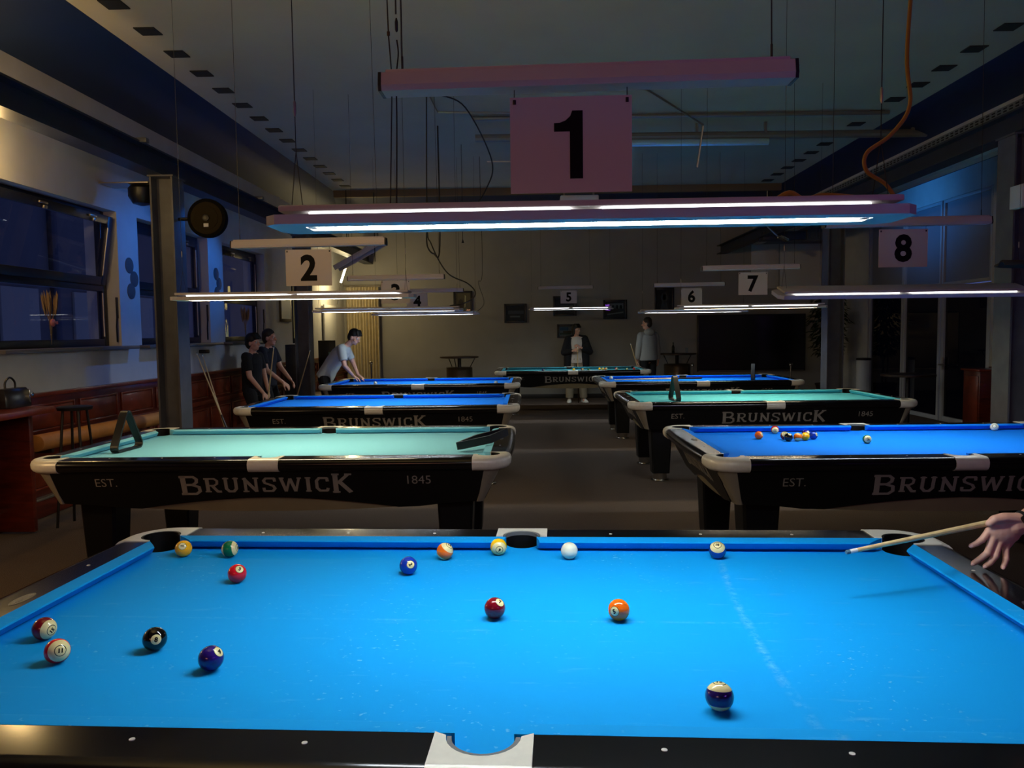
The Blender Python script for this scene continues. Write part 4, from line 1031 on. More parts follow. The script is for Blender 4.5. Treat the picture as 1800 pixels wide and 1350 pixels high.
# curtain, board, lit tube and added glow strip in the left rear corner
cu = MB(); N = 150; fr = []
for zz in (0.02, 1.3, 2.62):
    fr.append([(-4.16+.76*k/N, 16.04+.075*math.sin(k*.46)+.02*math.sin(k*.17+zz), zz) for k in range(N+1)])
cm = MB(); cm.loft(fr, None, False, False)
cm.loft([[(x, y+.012, z) for x, y, z in r] for r in fr], None, False, False)
ct = thing('curtain', 'pleated beige curtain in the left rear corner behind the leaning player', 'curtain', (0, 0, 0))
cm.build('fabric', M['curtain'], ct, 80)
MB().tube([(-4.2, 16.02, 2.65), (-3.36, 16.02, 2.65)], .016, 8).build('curtain_rod', M['alu'], ct)
for k in range(8): MB().tube([(-4.12+.1*k+.012*math.cos(a), 16.02, 2.64+.024*math.sin(a)) for a in [2*PI*j/10 for j in range(11)]], .003, 4).build('ring', M['alu'], ct)
pb = thing('pale_panel', 'pale flat panel on the left wall beside the curtain', 'panel', (XL+.045, 14.7, 0))
MB().box((0, 0, 1.62), (.03, 1.0, 1.1), .004).build('panel_face', M['whitepanel'], pb)
kb = thing('display_board', 'dark display board standing left of the leaning player', 'board', (-3.95, 13.4, 0))
MB().box((0, 0, 1.12), (.34, .03, .62), .006).build('board_face', M['plastic'], kb); MB().box((.08, -.017, 1.05), (.09, .004, .3)).build('leaflet', mat('teal_leaflet', (120, 170, 150), .6), kb)
for s in (-1, 1): MB().tube([(s*.13, 0, .8), (s*.15, .02, 0)], .012, 6).build('leg', M['plastic'], kb)
TUBE2 = emit('corner_tube_glow', (1.0, .86, .50), 14)
tl = thing('tube_light', 'bright slanting tube lamp in the left rear corner', 'lamp', (-3.89, 14.8, 2.89))
MB().tube([(.085, 0, .24), (-.085, 0, -.24)], .022, 10).build('tube', TUBE2, tl)
MB().tube([(.085, 0, .24), (.11, 0, .34), (.11, 0, 1.05)], .006, 6).build('hanger', M['blackwire'], tl); MB().tube([(-.085, 0, -.24), (-.13, 0, -.5), (-.2, .1, -.7)], .005, 6).build('cord', M['blackwire'], tl)
gl = thing('tube_light', 'glowing strip standing in for a reflection left of the dark rear column', 'lamp', (-3.83, 11.0, 1.93))  # emissive strip added in place of a yellow reflection beside the column
MB().tube([(0, 0, -.44), (0, 0, .44)], .019, 10).build('tube', emit('yellow_reflection_glow', (1.0, .78, .22), 2.6), gl)
for s in (-1, 1): MB().tube([(0, 0, s*.44), (0, 0, s*.48)], .026, 10).build('end_cap', M['alu'], gl)
MB().box((-.045, 0, 0), (.03, .05, 1.04), .004).build('back_rail', M['darksteel'], gl); MB().box((-.24, 0, .3), (.37, .03, .03)).build('wall_arm', M['darksteel'], gl)
gb = thing('cabinet_post', 'dark upright cabinet below the glowing vertical strip', 'cabinet', (-3.86, 11.0, 0))
MB().box((0, 0, .70), (.26, .26, 1.38), .008).build('carcass', M['darksteel'], gb); MB().box((0, -.133, .74), (.2, .008, 1.2), .003).build('door', M['darksteel'], gb)
rf = thing('reflector_lamp', 'open metal reflector lamp under the left beam near the far wall', 'lamp', (-3.02, 12.2, 2.98))
R45 = Matrix.Rotation(math.radians(-28), 3, 'Y')
MB().box((.0, 0, .0), (.95, .34, .03), .004, rot=R45).build('housing', M['batten'], rf)
for s in (-1, 1): MB().box(R45 @ Vector((0, s*.18, -.03)), (.95, .012, .09), .002, rot=R45).build('side_flap', M['batten'], rf)
MB().tube([(-.2, 0, .12), (-.2, 0, 1.15)], .008, 6).build('hanger', M['blackwire'], rf); MB().tube([(.3, 0, -.13), (.3, 0, 1.1)], .008, 6).build('hanger', M['blackwire'], rf)
# bench along the left wall
be = thing('wall_bench', 'wooden bench with slatted back at the left wall behind the two dark figures', 'bench', (-3.95, 12.2, 0))
MB().box((.05, 0, .45), (.46, 1.9, .06), .01).build('seat', M['leather'], be)
for z in (.62, .74, .86, .98): MB().box((-.16, 0, z), (.03, 1.9, .06), .006).build('back_slat', M['woodtrim'], be)
for s in (-1, 1):
    MB().box((.2, s*.85, .21), (.06, .06, .42), .006).build('leg', M['darkwood'], be); MB().box((-.18, s*.85, .51), (.05, .06, 1.02), .006).build('back_post', M['darkwood'], be)
# drum tables
def drum(loc, label, extra=None):
    t = thing('drum_table', label, 'table', loc, 0, 'steel drum tables at the far wall')
    prof = [(.28, 0)]
    for k in range(1, 17): prof.append((.285+(.012 if k in (5, 6, 11, 12) else 0), .86*k/17*.9))
    prof += [(.285, .78), (.29, .79), (.27, .80)]
    MB().lathe(prof, n=36).build('drum', M['drum'], t, 60)
    MB().lathe([(.04, .80), (.04, 1.0)], n=12).build('post', M['plastic'], t)
    MB().lathe([(.40, 1.0), (.42, 1.005), (.42, 1.03), (.41, 1.035)], n=40).build('table_top', M['darkwood'], t)
    for a in range(3): MB().tube([(.24*math.cos(a*2.1+.3), .24*math.sin(a*2.1+.3), .8), (.35*math.cos(a*2.1+.3), .35*math.sin(a*2.1+.3), 1.0)], .01, 6).build('strut', M['plastic'], t)
    return t
drum((-1.48, 15.0, 0), 'steel drum table with round top left of the farthest table')
drum((3.32, 15.5, 0), 'steel drum table right of the man in the grey hoodie')
bt_ = tag(MB().lathe([(.03, 0), (.033, .01), (.033, .14), (.012, .19), (.012, .24), (.009, .245)], n=16).build('bottle', mat('dark_bottle_glass', (20, 30, 20), .1)), 'dark bottle on the right drum table', 'bottle'); bt_.location = (3.22, 15.42, 1.035)
gs = tag(MB().lathe([(.026, 0), (.034, .12), (.031, .12), (.023, .008)], n=16).build('glass', M['clearglass']), 'empty drinking glass on the right drum table', 'glass'); gs.location = (3.52, 15.42, 1.035)
# barrier posts
for x, y, h, lab in ((-3.1, 13.5, 1.0, 'slim chrome post before the curtain'), (5.336, 14.0, .86, 'chrome post in front of the large screen at right'), (3.455, 14.5, .85, 'chrome post left of the large screen')):
    t = thing('barrier_post', lab, 'post', (x, y, 0), 0, 'chrome barrier posts')
    MB().lathe([(.15, 0), (.15, .012), (.04, .03)], n=24).build('base', M['chrome'], t); MB().lathe([(.018, .028), (.018, h-.06)], n=12).build('pole', M['chrome'], t)
    MB().lathe([(.018, h-.06), (.035, h-.05), (.03, h-.03), (.036, h-.012), (.02, h)], n=16).build('head', M['chrome'], t)
# potted fig tree
pt = thing('potted_fig', 'tall dark green potted fig tree in front of the right rear wall', 'plant', (6.26, 14.5, 0))
MB().lathe([(.17, 0), (.19, .01), (.23, .36), (.245, .37), (.245, .40), (.22, .40), (.21, .34)], n=28).build('pot', M['darkwood'], pt)
MB().lathe([(.205, .335), (.2, .35), (.05, .36)], n=20).build('soil', mat('dark_soil', (30, 24, 18), 1.0), pt)
tk = MB(); rnd = random.Random(5)
for k in range(3):
    a = k*2.1; tk.tube(catmull([(.05*math.cos(a), .05*math.sin(a), .34), (.06*math.cos(a+1.5), .06*math.sin(a+1.5), .8), (.05*math.cos(a+3), .05*math.sin(a+3), 1.3), (.14*math.cos(a), .14*math.sin(a), 1.9)]), [.018]*24+[.008], 7)
tk.build('trunk', M['bark'], pt)
lv = MB()
for k in range(760):
    a = rnd.uniform(0, 2*PI); z = rnd.uniform(1.0, 2.2); r = rnd.uniform(.04, .40)*(1-.45*abs((z-1.7)/.75)); c = Vector((r*math.cos(a), r*math.sin(a), z))
    d = Vector((math.cos(a), math.sin(a), rnd.uniform(-1.3, .1))).normalized(); s = d.cross(Vector((0, 0, 1))).normalized()*.03; L = rnd.uniform(.11, .19); nrm = s.cross(d).normalized()*.008
    lv.add([c, c+d*L*.45+s+nrm, c+d*L, c+d*L*.45-s+nrm, c+d*L*.5-nrm], [(0, 1, 4), (1, 2, 4), (2, 3, 4), (3, 0, 4)])
tag(lv.build('foliage', M['leaf'], pt, 0), kind='stuff')
cy = thing('waste_column', 'pale round bin column right of the fig tree', 'bin', (6.44, 13.15, 0)); 
MB().lathe([(.135, 0), (.135, .02), (.13, .03), (.13, .93), (.12, .94)], n=28).build('body', M['whitepanel'], cy); MB().lathe([(.132, .93), (.136, .94), (.136, .965), (.11, .975)], n=28).build('lid', M['plastic'], cy)
# high round table, armchair, low cabinet on the right
ht = thing('high_table', 'dark round high table in front of the glass doors', 'table', (6.03, 10.5, 0))
MB().lathe([(.38, .775), (.40, .78), (.40, .81), (.385, .815)], n=36).build('table_top', M['darkwood'], ht); MB().lathe([(.2, 0), (.2, .02), (.035, .04), (.03, .775)], n=20).build('pedestal', M['plastic'], ht)
ac = thing('armchair', 'brown leather tub chair at the right edge behind the blue table', 'chair', (5.62, 6.75, 0), math.radians(200))
MB().lathe([(.30, .10), (.33, .12), (.33, .40), (.30, .44), (.05, .45)], n=28).build('seat', M['leather'], ac)
bk = [];
for k in range(15):
    a = math.radians(-110+220*k/14); hh = .62+.22*math.cos(a/1.3)
    bk.append([(r*math.cos(a+PI), r*math.sin(a+PI), z) for r, z in ((.34, .16), (.40, .2), (.42, hh-.04), (.39, hh), (.35, hh-.03), (.33, .44))])
MB().loft(bk).build('backrest', M['leather'], ac, 50)
for a in (45, 135, 225, 315): MB().tube([(.2*math.cos(math.radians(a)), .2*math.sin(math.radians(a)), .11), (.23*math.cos(math.radians(a)), .23*math.sin(math.radians(a)), 0)], .018, 8).build('leg', M['darkwood'], ac)
lc_ = thing('low_cabinet', 'reddish low cabinet behind the right column beside the glass door', 'cabinet', (6.52, 9.27, 0))
MB().box((0, 0, .47), (.36, .42, .9), .006).build('carcass', M['wood'], lc_); MB().box((0, 0, .935), (.42, .48, .03), .005).build('cabinet_top', M['woodtrim'], lc_); MB().box((-.186, 0, .48), (.012, .36, .74), .004).build('door', M['woodtrim'], lc_)
MB().box((0, 0, .012), (.34, .4, .024)).build('plinth', M['darkwood'], lc_)
# small switch box on the right column
sw = tag(MB().box((4.36, 5.02, 2.68), (.06, .19, .2), .006).build('junction_box', M['whitepanel']), 'small pale box on the side of the right column', 'switch box')

# the building across the yard, seen dimly through the left windows
nb = thing('neighbour_building', 'pale building dimly visible outside the left windows', 'building', (-9.5, 0, 0))
MB().box((-.2, 8, 2.6), (.4, 34, 5.6)).build('facade', mat('night_facade', (120, 116, 112), .9, var=.1, scale=1), nb)
for k in range(9):
    MB().box((.03, 1.0+2.3*k, 1.45), (.06, 1.1, 2.1), .01).build('panel', mat('pale_facade_panel', (190, 182, 160), .8) if k == 0 else bpy.data.materials['pale_facade_panel'], nb)
    MB().box((.05, 2.1+2.3*k, 2.4), (.1, .2, 4.6), .01).build('pilaster', M['darksteel'], nb)
# ------------------------------------------------------------------ people
def basis(F, U=(0, 0, 1)):
    F = Vector(F).normalized(); U = Vector(U); S = F.cross(U).normalized(); U = S.cross(F).normalized(); return F, S, U
def basis_up(F, U):
    U = Vector(U).normalized(); F = Vector(F); F = (F-U*F.dot(U)).normalized(); return F, F.cross(U), U
def rotm(F, S, U): return Matrix(((S.x, F.x, U.x), (S.y, F.y, U.y), (S.z, F.z, U.z)))   # local x=side y=front z=up
def head_shapes(m, c, F, U=(0, 0, 1), k=1.0):
    F, S, U = basis(F, U); R = rotm(F, S, U); c = Vector(c)
    P = lambda s, f, u: c+S*s*k+F*f*k+U*u*k
    m.ell(P(0, -.008, .025), (.074*k, .092*k, .095*k), R); m.ell(P(0, .022, -.052), (.058*k, .066*k, .066*k), R)
    m.ell(P(0, .062, -.088), (.026*k, .022*k, .022*k), R)
    m.cone(P(0, .078, .016), P(0, .104, -.026), .011*k, .016*k); m.ell(P(0, .104, -.028), (.018*k, .013*k, .011*k), R)
    m.ell(P(0, .082, -.056), (.024*k, .012*k, .007*k), R); m.ell(P(0, .079, -.067), (.022*k, .012*k, .007*k), R)
    for s in (-1, 1):
        m.ell(P(s*.075, -.006, -.012), (.012*k, .02*k, .032*k), R); m.ell(P(s*.034, .070, .030), (.024*k, .014*k, .008*k), R); m.ell(P(s*.045, .052, -.03), (.024*k, .022*k, .022*k), R)
def eyes(t, c, F, U=(0, 0, 1), k=1.0):
    F, S, U = basis(F, U); c = Vector(c)
    for s in (-1, 1):
        MB().ell(c+S*s*.031*k+F*.074*k+U*.008*k, (.0125*k,)*3, m=EYEW, nu=12, nv=8).ell(c+S*s*.031*k+F*.0825*k+U*.008*k, (.0055*k,)*3, m=M['ink'], nu=10, nv=6).build('eye', None, t)
EYEW = mat('eye_white', (214, 210, 204), .25)
def hand_shapes(m, wrist, D, N, side=1, curl=.5, k=1.0, spread=.5):
    """palm and five fingers; D towards the fingers, N out of the back of the hand; side: +1 thumb on the D x N side"""
    D = Vector(D).normalized(); N = Vector(N); N = (N-D*N.dot(D)).normalized(); T = D.cross(N)*side; w = Vector(wrist)
    for j, off in enumerate((.030, .010, -.010, -.028)):
        b = w+D*(.088-.004*abs(j-1.2))*k+T*off*k; m.cone(w+D*.012*k+T*off*.55*k, b, .0145*k, .0105*k, 8)
        L = (.068, .077, .072, .056)[j]*k; d = (D+T*off*spread*6).normalized(); p = b; a = 0
        for q, fr in enumerate((.44, .32, .26)):
            a += curl*(.55, .9, .7)[q]; dd = d*math.cos(a)-N*math.sin(a); e = p+dd*L*fr; m.cone(p, e, (.0098-.0008*q)*k, (.009-.0009*q)*k, 8); p = e
    b = w+D*.022*k+T*.026*k; d = (D*.72+T*.62-N*.25).normalized(); e = b+d*.045*k; m.cone(b, e, .0145*k, .011*k, 8)
    d2 = (D*.9+T*.2-N*(.2+.5*curl)).normalized(); f = e+d2*.032*k; m.cone(e, f, .0105*k, .0095*k, 8); m.cone(f, f+d2*.024*k, .0095*k, .0075*k, 8)
def body_shapes(m, J, k=1.0):
    V = {n: Vector(p) for n, p in J.items() if n not in ('F', 'B')}
    B = Vector(J['B']).normalized(); S = B.cross(Vector((0, 0, 1))).normalized()
    ax = (V['nec']-V['pel']).normalized(); R = rotm(*basis_up(B, ax))
    m.ell(V['pel'], (.165*k, .11*k, .13*k), R); m.ell((V['pel']+V['che'])/2, (.145*k, .098*k, .19*k), R); m.ell(V['che'], (.17*k, .112*k, .17*k), R)
    m.cone(V['che']+ax*.08, V['nec'], .085*k, .055*k); m.cone(V['nec'], V['hed']-Vector((0, 0, .02)), .054*k, .05*k)
    for s in 'LR':
        m.cone(V['nec']-ax*.05, V['sh'+s], .058*k, .056*k); m.cone(V['sh'+s], V['el'+s], .053*k, .040*k); m.cone(V['el'+s], V['wr'+s], .040*k, .026*k)
        m.cone(V['hip'+s], V['kn'+s], .085*k, .056*k); m.cone(V['kn'+s], V['an'+s], .054*k, .036*k)
        m.cone(V['an'+s]-Vector((0, 0, .035)), V['an'+s]+Vector(J['B'])*.10-Vector((0, 0, .05)), .034*k, .028*k)
def shoe(t, an, B, m, k=1.0):
    B = Vector((B[0], B[1], 0)).normalized(); S = Vector((B.y, -B.x, 0)); a = Vector((an[0], an[1], 0)); R = []
    for f, w, h in ((-.075, .026, .075), (-.06, .038, .10), (0, .042, .105), (.06, .046, .075), (.13, .047, .055), (.18, .034, .045), (.195, .016, .03)):
        R.append([a+B*f+S*x*w+Vector((0, 0, z*h)) for x, z in ((-1, .03), (-.95, 0), (.95, 0), (1, .03), (.95, .55), (.55, 1), (-.55, 1), (-.95, .55))])
    sh = MB().loft(R).build('shoe', m, t, 60)
    MB().loft([[p0 for p0 in [a+B*f+S*x*(w+.004)+Vector((0, 0, z)) for x, z in ((-1, .0), (1, .0), (1, .022), (-1, .022))]] for f, w in ((-.08, .03), (-.05, .042), (.1, .05), (.19, .028))]).build('sole', M['ferrule'] if m == M['shoe'] else M['rubber'], sh, 30)
def hair_cap(t, c, F, m, U=(0, 0, 1), k=1.0, fringe=True, long=0.0):
    F, S, U = basis(F, U); R = rotm(F, S, U); c = Vector(c); h = MB()
    P = lambda s, f, u: c+S*s*k+F*f*k+U*u*k
    h.ell(P(0, -.022, .052), (.084*k, .094*k, .088*k), R); h.ell(P(0, -.05, .0), (.076*k, .066*k, .09*k), R)
    if fringe:
        for s in (-.05, -.02, .015, .045): h.cone(P(s*.8, .03, .115), P(s*1.1, .080, .062), .028*k, .014*k, 8)
    if long:
        for s in (-1, 1): h.cone(P(s*.062, -.01, .05), P(s*.07, .005, -.03-long), .03*k, .02*k, 8)
        h.cone(P(0, -.07, .02), P(0, -.065, -.05-long), .06*k, .04*k, 8)
    return link('hair', voxel(h, .008, 3), t).data.materials.append(m)
def skinned(t, name, shapes, m, size=.007, it=3):
    me = voxel(shapes, size, it); me.materials.append(m); return link(name, me, t)
def trousers(t, J, m, wide=1.0, k=1.0, top=.06):
    g = MB(); V = {n: Vector(p) for n, p in J.items() if n not in ('F', 'B')}; R = rotm(*basis_up(J['B'], (V['nec']-V['pel']).normalized()))
    g.ell(V['pel']+Vector((0, 0, .01)), (.182*k, .128*k, .13*k), R)
    for s in 'LR':
        g.cone(V['hip'+s], V['kn'+s], .100*k, .070*k*wide, 14); d = (V['an'+s]-V['kn'+s]); g.tube([V['kn'+s]-d*.1, V['kn'+s], V['kn'+s]+d*.5, V['an'+s]-d.normalized()*.01], [.05*k, .069*k*wide, .064*k*wide, .060*k*wide], 16)
    skinned(t, 'trousers', g, m, .008)
def top(t, J, m, name, sleeve='short', hem=.04, k=1.0, puff=1.0, hood=False):
    g = MB(); V = {n: Vector(p) for n, p in J.items() if n not in ('F', 'B')}; ax = (V['nec']-V['pel']).normalized(); R = rotm(*basis_up(J['B'], ax))
    L = (V['nec']-V['pel']).length; rings = []
    F, S, U = basis_up(J['B'], ax)
    for q, a, b in ((-hem, .188, .132), (.0, .190, .134), (.2, .176, .126), (.45, .176, .126), (.7, .186, .128), (.86, .17, .108), (.95, .10, .075), (.985, .066, .06)):
        c = V['pel']+(V['nec']-V['pel'])*q+(V['che']-(V['pel']+(V['nec']-V['pel'])*.62))*math.sin(PI*max(0, min(1, q)))
        rings.append([c+S*a*k*puff*math.cos(2*PI*i/24)+F*b*k*puff*math.sin(2*PI*i/24) for i in range(24)])
    g.loft(rings)
    for s in 'LR':
        g.cone(V['nec']-ax*.07, V['sh'+s], .062*k, .068*k*puff)
        if sleeve == 'short':
            e = V['sh'+s]+(V['el'+s]-V['sh'+s])*.72; g.tube([V['sh'+s]-(V['el'+s]-V['sh'+s])*.12, V['sh'+s], e], [.045*k, .070*k*puff, .066*k*puff], 16)
        else:
            d = V['wr'+s]-V['el'+s]; g.cone(V['sh'+s], V['el'+s], .068*k*puff, .056*k*puff, 14); g.tube([V['el'+s]-d*.05, V['el'+s], V['el'+s]+d*.6, V['wr'+s]-d.normalized()*.01], [.04*k, .056*k*puff, .05*k*puff, .038*k*puff], 14)
    o = skinned(t, name, g, m, .008)
    if hood:
        h = MB(); h.ell(V['nec']-F*.085-ax*.02, (.12*k, .075*k, .085*k), R); h.ell(V['nec']-F*.03+ax*.0, (.095*k, .085*k, .045*k), R); skinned(o, 'hood', h, m, .008)
    return o
def person(label, J, build, k=1.0, hands=((.3, None, None), (.3, None, None)), size=.0065, eye=True):
    t = thing('person', label, 'person', (0, 0, 0), 0, None); m = MB(); body_shapes(m, J, k); head_shapes(m, J['hed'], J['F'], J.get('U', (0, 0, 1)), k)
    for s, (curl, D, N) in zip('LR', hands):
        w = Vector(J['wr'+s]); D = D or (w-Vector(J['el'+s])); N = N or Vector(J['B'])
        hand_shapes(m, w, D, N, 1 if s == 'R' else -1, curl, k)
    skinned(t, 'body', m, M['skin'], size, 2)
    if eye: eyes(t, J['hed'], J['F'], J.get('U', (0, 0, 1)), k)
    build(t); return t
# leaning player at the far left pocket of the left rear table
J = dict(pel=(-3.20, 10.42, .90), che=(-3.0, 10.40, 1.20), nec=(-2.83, 10.38, 1.38), hed=(-2.72, 10.36, 1.50), F=(.80, -.25, -.42), B=(.95, -.15, .05),
 shL=(-2.90, 10.55, 1.33), elL=(-2.80, 10.60, 1.08), wrL=(-2.70, 10.46, .905), shR=(-2.90, 10.22, 1.33), elR=(-2.84, 10.16, 1.06), wrR=(-2.74, 10.30, .895),
 hipL=(-3.21, 10.52, .86), knL=(-3.17, 10.55, .48), anL=(-3.22, 10.56, .09), hipR=(-3.21, 10.32, .86), knR=(-3.15, 10.30, .48), anR=(-3.24, 10.29, .09))
def b1_(t):
    top(t, J, M['tee'], 'shirt', 'short', .10); trousers(t, J, M['darktee']); hair_cap(t, J['hed'], J['F'], M['hair'])
    for s in 'LR': shoe(t, J['an'+s], (1, 0), M['plastic'])
person('person in a pale T-shirt leaning over the left rear table pocket', J, b1_, .98, ((.35, (.75, -.3, -.5), (.4, 0, .9)), (.35, (.75, .2, -.5), (.4, 0, .9))))
# two dark figures at the left wall
J = dict(pel=(-3.72, 8.55, .82), che=(-3.72, 8.53, 1.14), nec=(-3.70, 8.52, 1.32), hed=(-3.68, 8.51, 1.45), F=(.9, -.25, 0), B=(.95, -.3, 0),
 shL=(-3.68, 8.70, 1.27), elL=(-3.62, 8.72, 1.02), wrL=(-3.52, 8.58, .80), shR=(-3.73, 8.35, 1.27), elR=(-3.67, 8.30, 1.0), wrR=(-3.53, 8.40, .78),
 hipL=(-3.70, 8.65, .78), knL=(-3.60, 8.68, .42), anL=(-3.68, 8.68, .09), hipR=(-3.73, 8.45, .78), knR=(-3.62, 8.43, .42), anR=(-3.70, 8.42, .09))
J2 = J
def b2_(t):
    top(t, J2, M['darktee'], 'shirt', 'short', .05, .92); trousers(t, J2, M['darktee'], 1, .92); hair_cap(t, J2['hed'], J2['F'], M['hair'])
    for s in 'LR': shoe(t, J2['an'+s], (1, -.2), M['plastic'])
person('person in a black T-shirt at the left wall, hands on a cue', J2, b2_, .92, ((.9, None, (.5, .5, .6)), (.9, None, (.5, -.5, .6))))
cue('cue held by the person in the black T-shirt at the left wall', (-3.37, 8.42, 1.40), (-3.60, 8.5, .03), split=.6)
J3 = dict(pel=(-3.76, 9.25, .86), che=(-3.75, 9.24, 1.19), nec=(-3.72, 9.23, 1.38), hed=(-3.69, 9.22, 1.51), F=(.97, -.15, 0), B=(.97, -.2, 0),
 shL=(-3.72, 9.42, 1.33), elL=(-3.62, 9.44, 1.08), wrL=(-3.45, 9.36, .90), shR=(-3.76, 9.05, 1.33), elR=(-3.68, 9.0, 1.06), wrR=(-3.47, 9.06, .88),
 hipL=(-3.75, 9.35, .82), knL=(-3.62, 9.37, .44), anL=(-3.70, 9.37, .09), hipR=(-3.77, 9.15, .82), knR=(-3.64, 9.13, .44), anR=(-3.72, 9.12, .09))
def b3_(t):
    top(t, J3, M['navycloth'], 'shirt', 'short', .06, .97); trousers(t, J3, M['darktee'], 1, .97); hair_cap(t, J3['hed'], J3['F'], M['brownhair'], fringe=False)
    for s in 'LR': shoe(t, J3['an'+s], (1, -.1), M['plastic'])
person('person in dark clothes at the left wall behind the one in black', J3, b3_, .97, ((.5, None, (.4, .4, .7)), (.5, None, (.4, -.4, .7))))
# standing figure with folded hands before the far wall
J4 = dict(pel=(1.07, 15.12, .92), che=(1.07, 15.13, 1.24), nec=(1.07, 15.12, 1.44), hed=(1.065, 15.10, 1.575), F=(.72, -.70, -.05), B=(.05, -1, 0),
 shL=(1.25, 15.12, 1.385), elL=(1.36, 15.05, 1.10), wrL=(1.14, 14.90, 1.20), shR=(.89, 15.12, 1.385), elR=(.79, 15.05, 1.09), wrR=(1.0, 14.90, 1.13),
 hipL=(1.16, 15.12, .88), knL=(1.20, 15.10, .48), anL=(1.22, 15.14, .09), hipR=(.97, 15.12, .88), knR=(.93, 15.10, .48), anR=(.91, 15.14, .09))
def b4_(t):
    top(t, J4, M['whitetee'], 'shirt', 'short', .12, .94); trousers(t, J4, M['beige'], 1.42, .98); hair_cap(t, J4['hed'], J4['F'], M['hair'], long=.05)
    g = MB(); k = 1.0
    for s, q in (('L', 1), ('R', -1)):
        V = lambda n: Vector(J4[n+s])
        d = V('wr')-V('el'); g.cone(V('sh'), V('el'), .078, .068, 14); g.tube([V('el'), V('el')+d*.5, V('el')+d*.85], [.066, .058, .046], 14); g.cone(Vector((1.07+q*.06, 15.16, 1.42)), V('sh'), .06, .074)
        g.tube([(1.07+q*.15, 15.12, 1.40), (1.07+q*.17, 15.10, 1.2), (1.07+q*.185, 15.09, .98), (1.07+q*.19, 15.09, .76)], [.075, .088, .095, .09], 14)
    g.loft([[(1.07+a*math.cos(PI*i/12), 15.14+b*math.sin(PI*i/12), z) for i in range(13)] for a, b, z in ((.20, .15, .76), (.20, .15, 1.0), (.19, .14, 1.25), (.14, .10, 1.42))])
    skinned(t, 'cardigan', g, M['darktee'], .009)
    shoe(t, J4['anL'], (.35, -1), M['shoe']); shoe(t, J4['anR'], (-.1, -1), M['shoe'])
person('person in a black cardigan and white shoes standing with folded hands at the far wall', J4, b4_, .95, ((.7, (-.8, -.2, .45), (.3, -.8, .5)), (.7, (.75, -.3, .5), (-.2, -.9, .3))))
cue('cue held upright by the person in the black cardigan', (1.075, 14.80, 1.22), (1.09, 14.86, .012), split=.55)
# man in the grey hoodie
J5 = dict(pel=(2.53, 14.5, .98), che=(2.53, 14.5, 1.32), nec=(2.52, 14.49, 1.53), hed=(2.50, 14.47, 1.69), F=(-.92, .30, -.08), B=(-.35, .92, 0),
 shL=(2.37, 14.43, 1.44), elL=(2.32, 14.42, 1.16), wrL=(2.29, 14.40, .93), shR=(2.69, 14.56, 1.44), elR=(2.74, 14.58, 1.16), wrR=(2.76, 14.62, .93),
 hipL=(2.44, 14.46, .94), knL=(2.43, 14.47, .51), anL=(2.43, 14.45, .09), hipR=(2.62, 14.54, .94), knR=(2.63, 14.55, .51), anR=(2.63, 14.53, .09))
def b5_(t):
    top(t, J5, M['hoodie'], 'hoodie', 'long', .10, 1.0, 1.13, True); trousers(t, J5, M['darktee']); hair_cap(t, J5['hed'], J5['F'], M['brownhair'], fringe=False)
    for s in 'LR': shoe(t, J5['an'+s], (-.35, .92), M['plastic'])
    F, S, U = basis(J5['F']); c = Vector(J5['hed']); gm = MB()
    for s in (-1, 1):
        gm.tube([c+S*s*.032+F*.096+U*.008+S*.024*math.cos(a)+U*.018*math.sin(a) for a in [2*PI*j/12 for j in range(13)]], .002, 5); gm.tube([c+S*s*.056+F*.095+U*.012, c+S*s*.08-F*.01+U*.014], .002, 5)
    gm.tube([c-S*.009+F*.1+U*.01, c+S*.009+F*.1+U*.01], .002, 5); gm.build('glasses', M['plastic'], t)
person('person in a grey hoodie seen from behind, cue in hand, near the far wall', J5, b5_, 1.0, ((1.0, (-.05, -.02, -1), (-.9, .1, 0)), (.6, (0, .1, -1), (.9, .1, 0))))
cue('cue held by the person in the grey hoodie', (2.13, 14.25, 1.29), (2.47, 14.50, .25), split=.5)
# player of the near table: out of frame at right but for the bridge hand, the watch and the cap brim
J6 = dict(pel=(2.15, .62, .98), che=(2.04, .57, 1.32), nec=(1.90, .52, 1.545), hed=(1.755, .475, 1.685), F=(-.95, -.25, .10), B=(-.92, -.3, 0),
 shL=(1.90, .36, 1.46), elL=(1.78, .30, 1.13), wrL=(1.515, .275, .968), shR=(2.02, .76, 1.46), elR=(2.30, .70, 1.22), wrR=(2.12, .55, 1.04),
 hipL=(2.12, .53, .94), knL=(2.02, .50, .51), anL=(2.10, .50, .09), hipR=(2.18, .71, .94), knR=(2.16, .73, .51), anR=(2.24, .74, .09))
p6 = thing('person', 'player at the right edge, hand with watch guiding the cue', 'person'); m = MB(); body_shapes(m, J6); head_shapes(m, J6['hed'], J6['F'])
hand_shapes(m, J6['wrR'], (-.5, -.8, -.2), (.1, -.3, .9), 1, .9)
skinned(p6, 'body', m, M['skin'], .0065, 2)
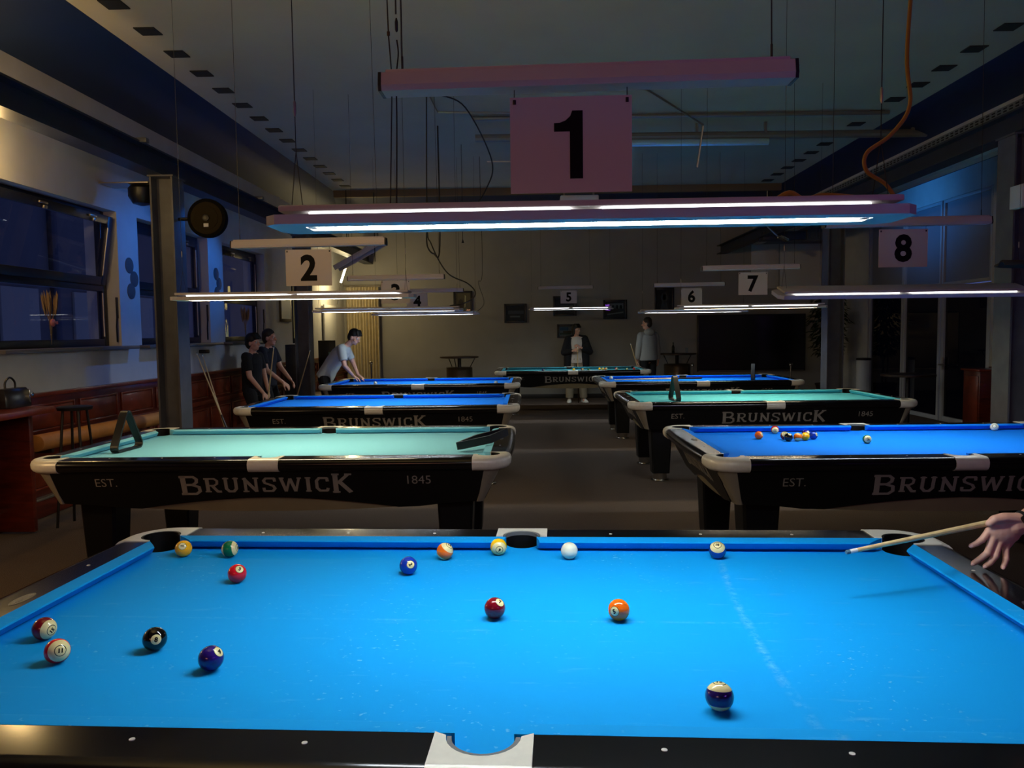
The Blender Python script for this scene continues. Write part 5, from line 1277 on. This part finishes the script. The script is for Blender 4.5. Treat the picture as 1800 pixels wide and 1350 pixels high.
# the bridge hand, finely fused
hm = MB(); W6 = Vector((1.515, .275, .968))
hm.cone((1.60, .285, 1.02), W6, .034, .029, 14); hm.cone(W6, (1.488, .272, .962), .030, .031, 14)
KN = [(1.419, .268, .950), (1.428, .262, .930), (1.446, .262, .916), (1.468, .266, .905)]
for j, kp in enumerate(KN):
    b = W6+Vector((-.012, 0, (.012, .004, -.006, -.014)[j])); hm.cone(b, kp, .0195, .0125, 12)
hm.cone((1.492, .274, .978), (1.43, .267, .942), .018, .016, 12); hm.cone((1.492, .272, .955), (1.452, .265, .925), .020, .016, 12)
FG = [[KN[0], (1.396, .262, .926), (1.381, .262, .915), (1.366, .264, .907)], [KN[1], (1.410, .256, .888), (1.395, .268, .866), (1.383, .280, .850)],
      [KN[2], (1.432, .254, .880), (1.419, .258, .857), (1.409, .264, .846)], [KN[3], (1.463, .254, .870), (1.457, .252, .853), (1.452, .250, .846)]]
hm.ell((1.462, .263, .948), (.050, .018, .038)); hm.ell((1.472, .262, .972), (.040, .016, .024))
for j, f in enumerate(FG):
    r = [(.0112, .0098, .0088, .0075), (.0118, .0102, .0092, .0078), (.0114, .0099, .0090, .0076), (.0102, .0089, .0080, .0068)][j]
    for q in range(3): hm.cone(f[q], f[q+1], r[q], r[q+1], 12)
    hm.ell(f[1], (r[1]*1.08,)*3); hm.ell(f[0], (r[0]*1.05,)*3)
TH = [(1.500, .266, .985), (1.455, .256, .992), (1.425, .252, .989), (1.412, .256, .976)]
for q in range(3): hm.cone(TH[q], TH[q+1], (.021, .0165, .0135)[q], (.0165, .0135, .0105)[q], 12)
bh = skinned(p6, 'bridge_hand', hm, M['skin'], .0022, 5)
nail = mat('finger_nail', (232, 184, 166), .3)
for j, f in enumerate(FG):
    e = Vector(f[3]); p = Vector(f[2]); d = (e-p).normalized(); up = Vector((0, -1, .45)); up = (up-d*up.dot(d)).normalized()
    MB().ell(e+up*.0062+d*.001, (.0046, .0068, .0016), rotm(d, d.cross(up).normalized(), up), nu=12, nv=8).build('nail', nail, bh)
# watch
wt = (W6-Vector((1.60, .285, 1.02))).normalized(); q = wt.to_track_quat('Z', 'Y').to_matrix(); wc = W6+wt*-.012
wtc = MB().lathe([(.0335, -.011), (.0352, -.010), (.0352, .010), (.0335, .011)], wc, 28, rot=q).build('watch_strap', M['plastic'], p6)
nrm = Vector((-.12, -1, .42)); nrm = (nrm-wt*nrm.dot(wt)).normalized(); Rw = rotm(wt, wt.cross(nrm).normalized(), nrm)
MB().box(wc+nrm*.036, (.040, .036, .012), .005, rot=Rw).build('watch_case', M['screen'], wtc)
top(p6, J6, M['darktee'], 'jacket', 'short', .06, 1.0, 1.05); trousers(p6, J6, M['darktee']); hair_cap(p6, J6['hed'], J6['F'], M['hair'], fringe=False); eyes(p6, J6['hed'], J6['F'])
sl6 = MB(); sl6.tube([J6['shL'], J6['elL'], (1.665, .29, 1.06)], [.07, .058, .046], 16); sl6.tube([J6['shR'], J6['elR'], (2.14, .57, 1.07)], [.07, .058, .046], 16)
skinned(p6, 'sleeves', sl6, M['darktee'], .008)
for s in 'LR': shoe(p6, J6['an'+s], (-1, -.2), M['plastic'])
F, S, U = basis(J6['F']); c = Vector(J6['hed']); cap = MB(); Rc = rotm(F, S, U)
cap.ell(c+U*.055-F*.01, (.092, .108, .082), Rc)
capo = skinned(p6, 'cap', cap, M['darktee'], .008)
br = []
for k, f in enumerate((.05, .12, .18, .225, .25)):
    w = (.088, .086, .076, .052, .012)[k]; z = .058-.02*(f-.05)/.2
    br.append([c+F*f+S*x*w+U*(z+.012*(1-x*x)+e) for x in (-1, -.5, 0, .5, 1) for e in (0,)]+[c+F*f+S*x*w+U*(z+.012*(1-x*x)-.006) for x in (1, .5, 0, -.5, -1)])
MB().loft(br).build('brim', M['darktee'], capo, 60)
cue('cue in the hand of the player at the right edge, tip over the near table', (.945, .13, .928), (2.10, .507, 1.028), .0062, .0145, .62)
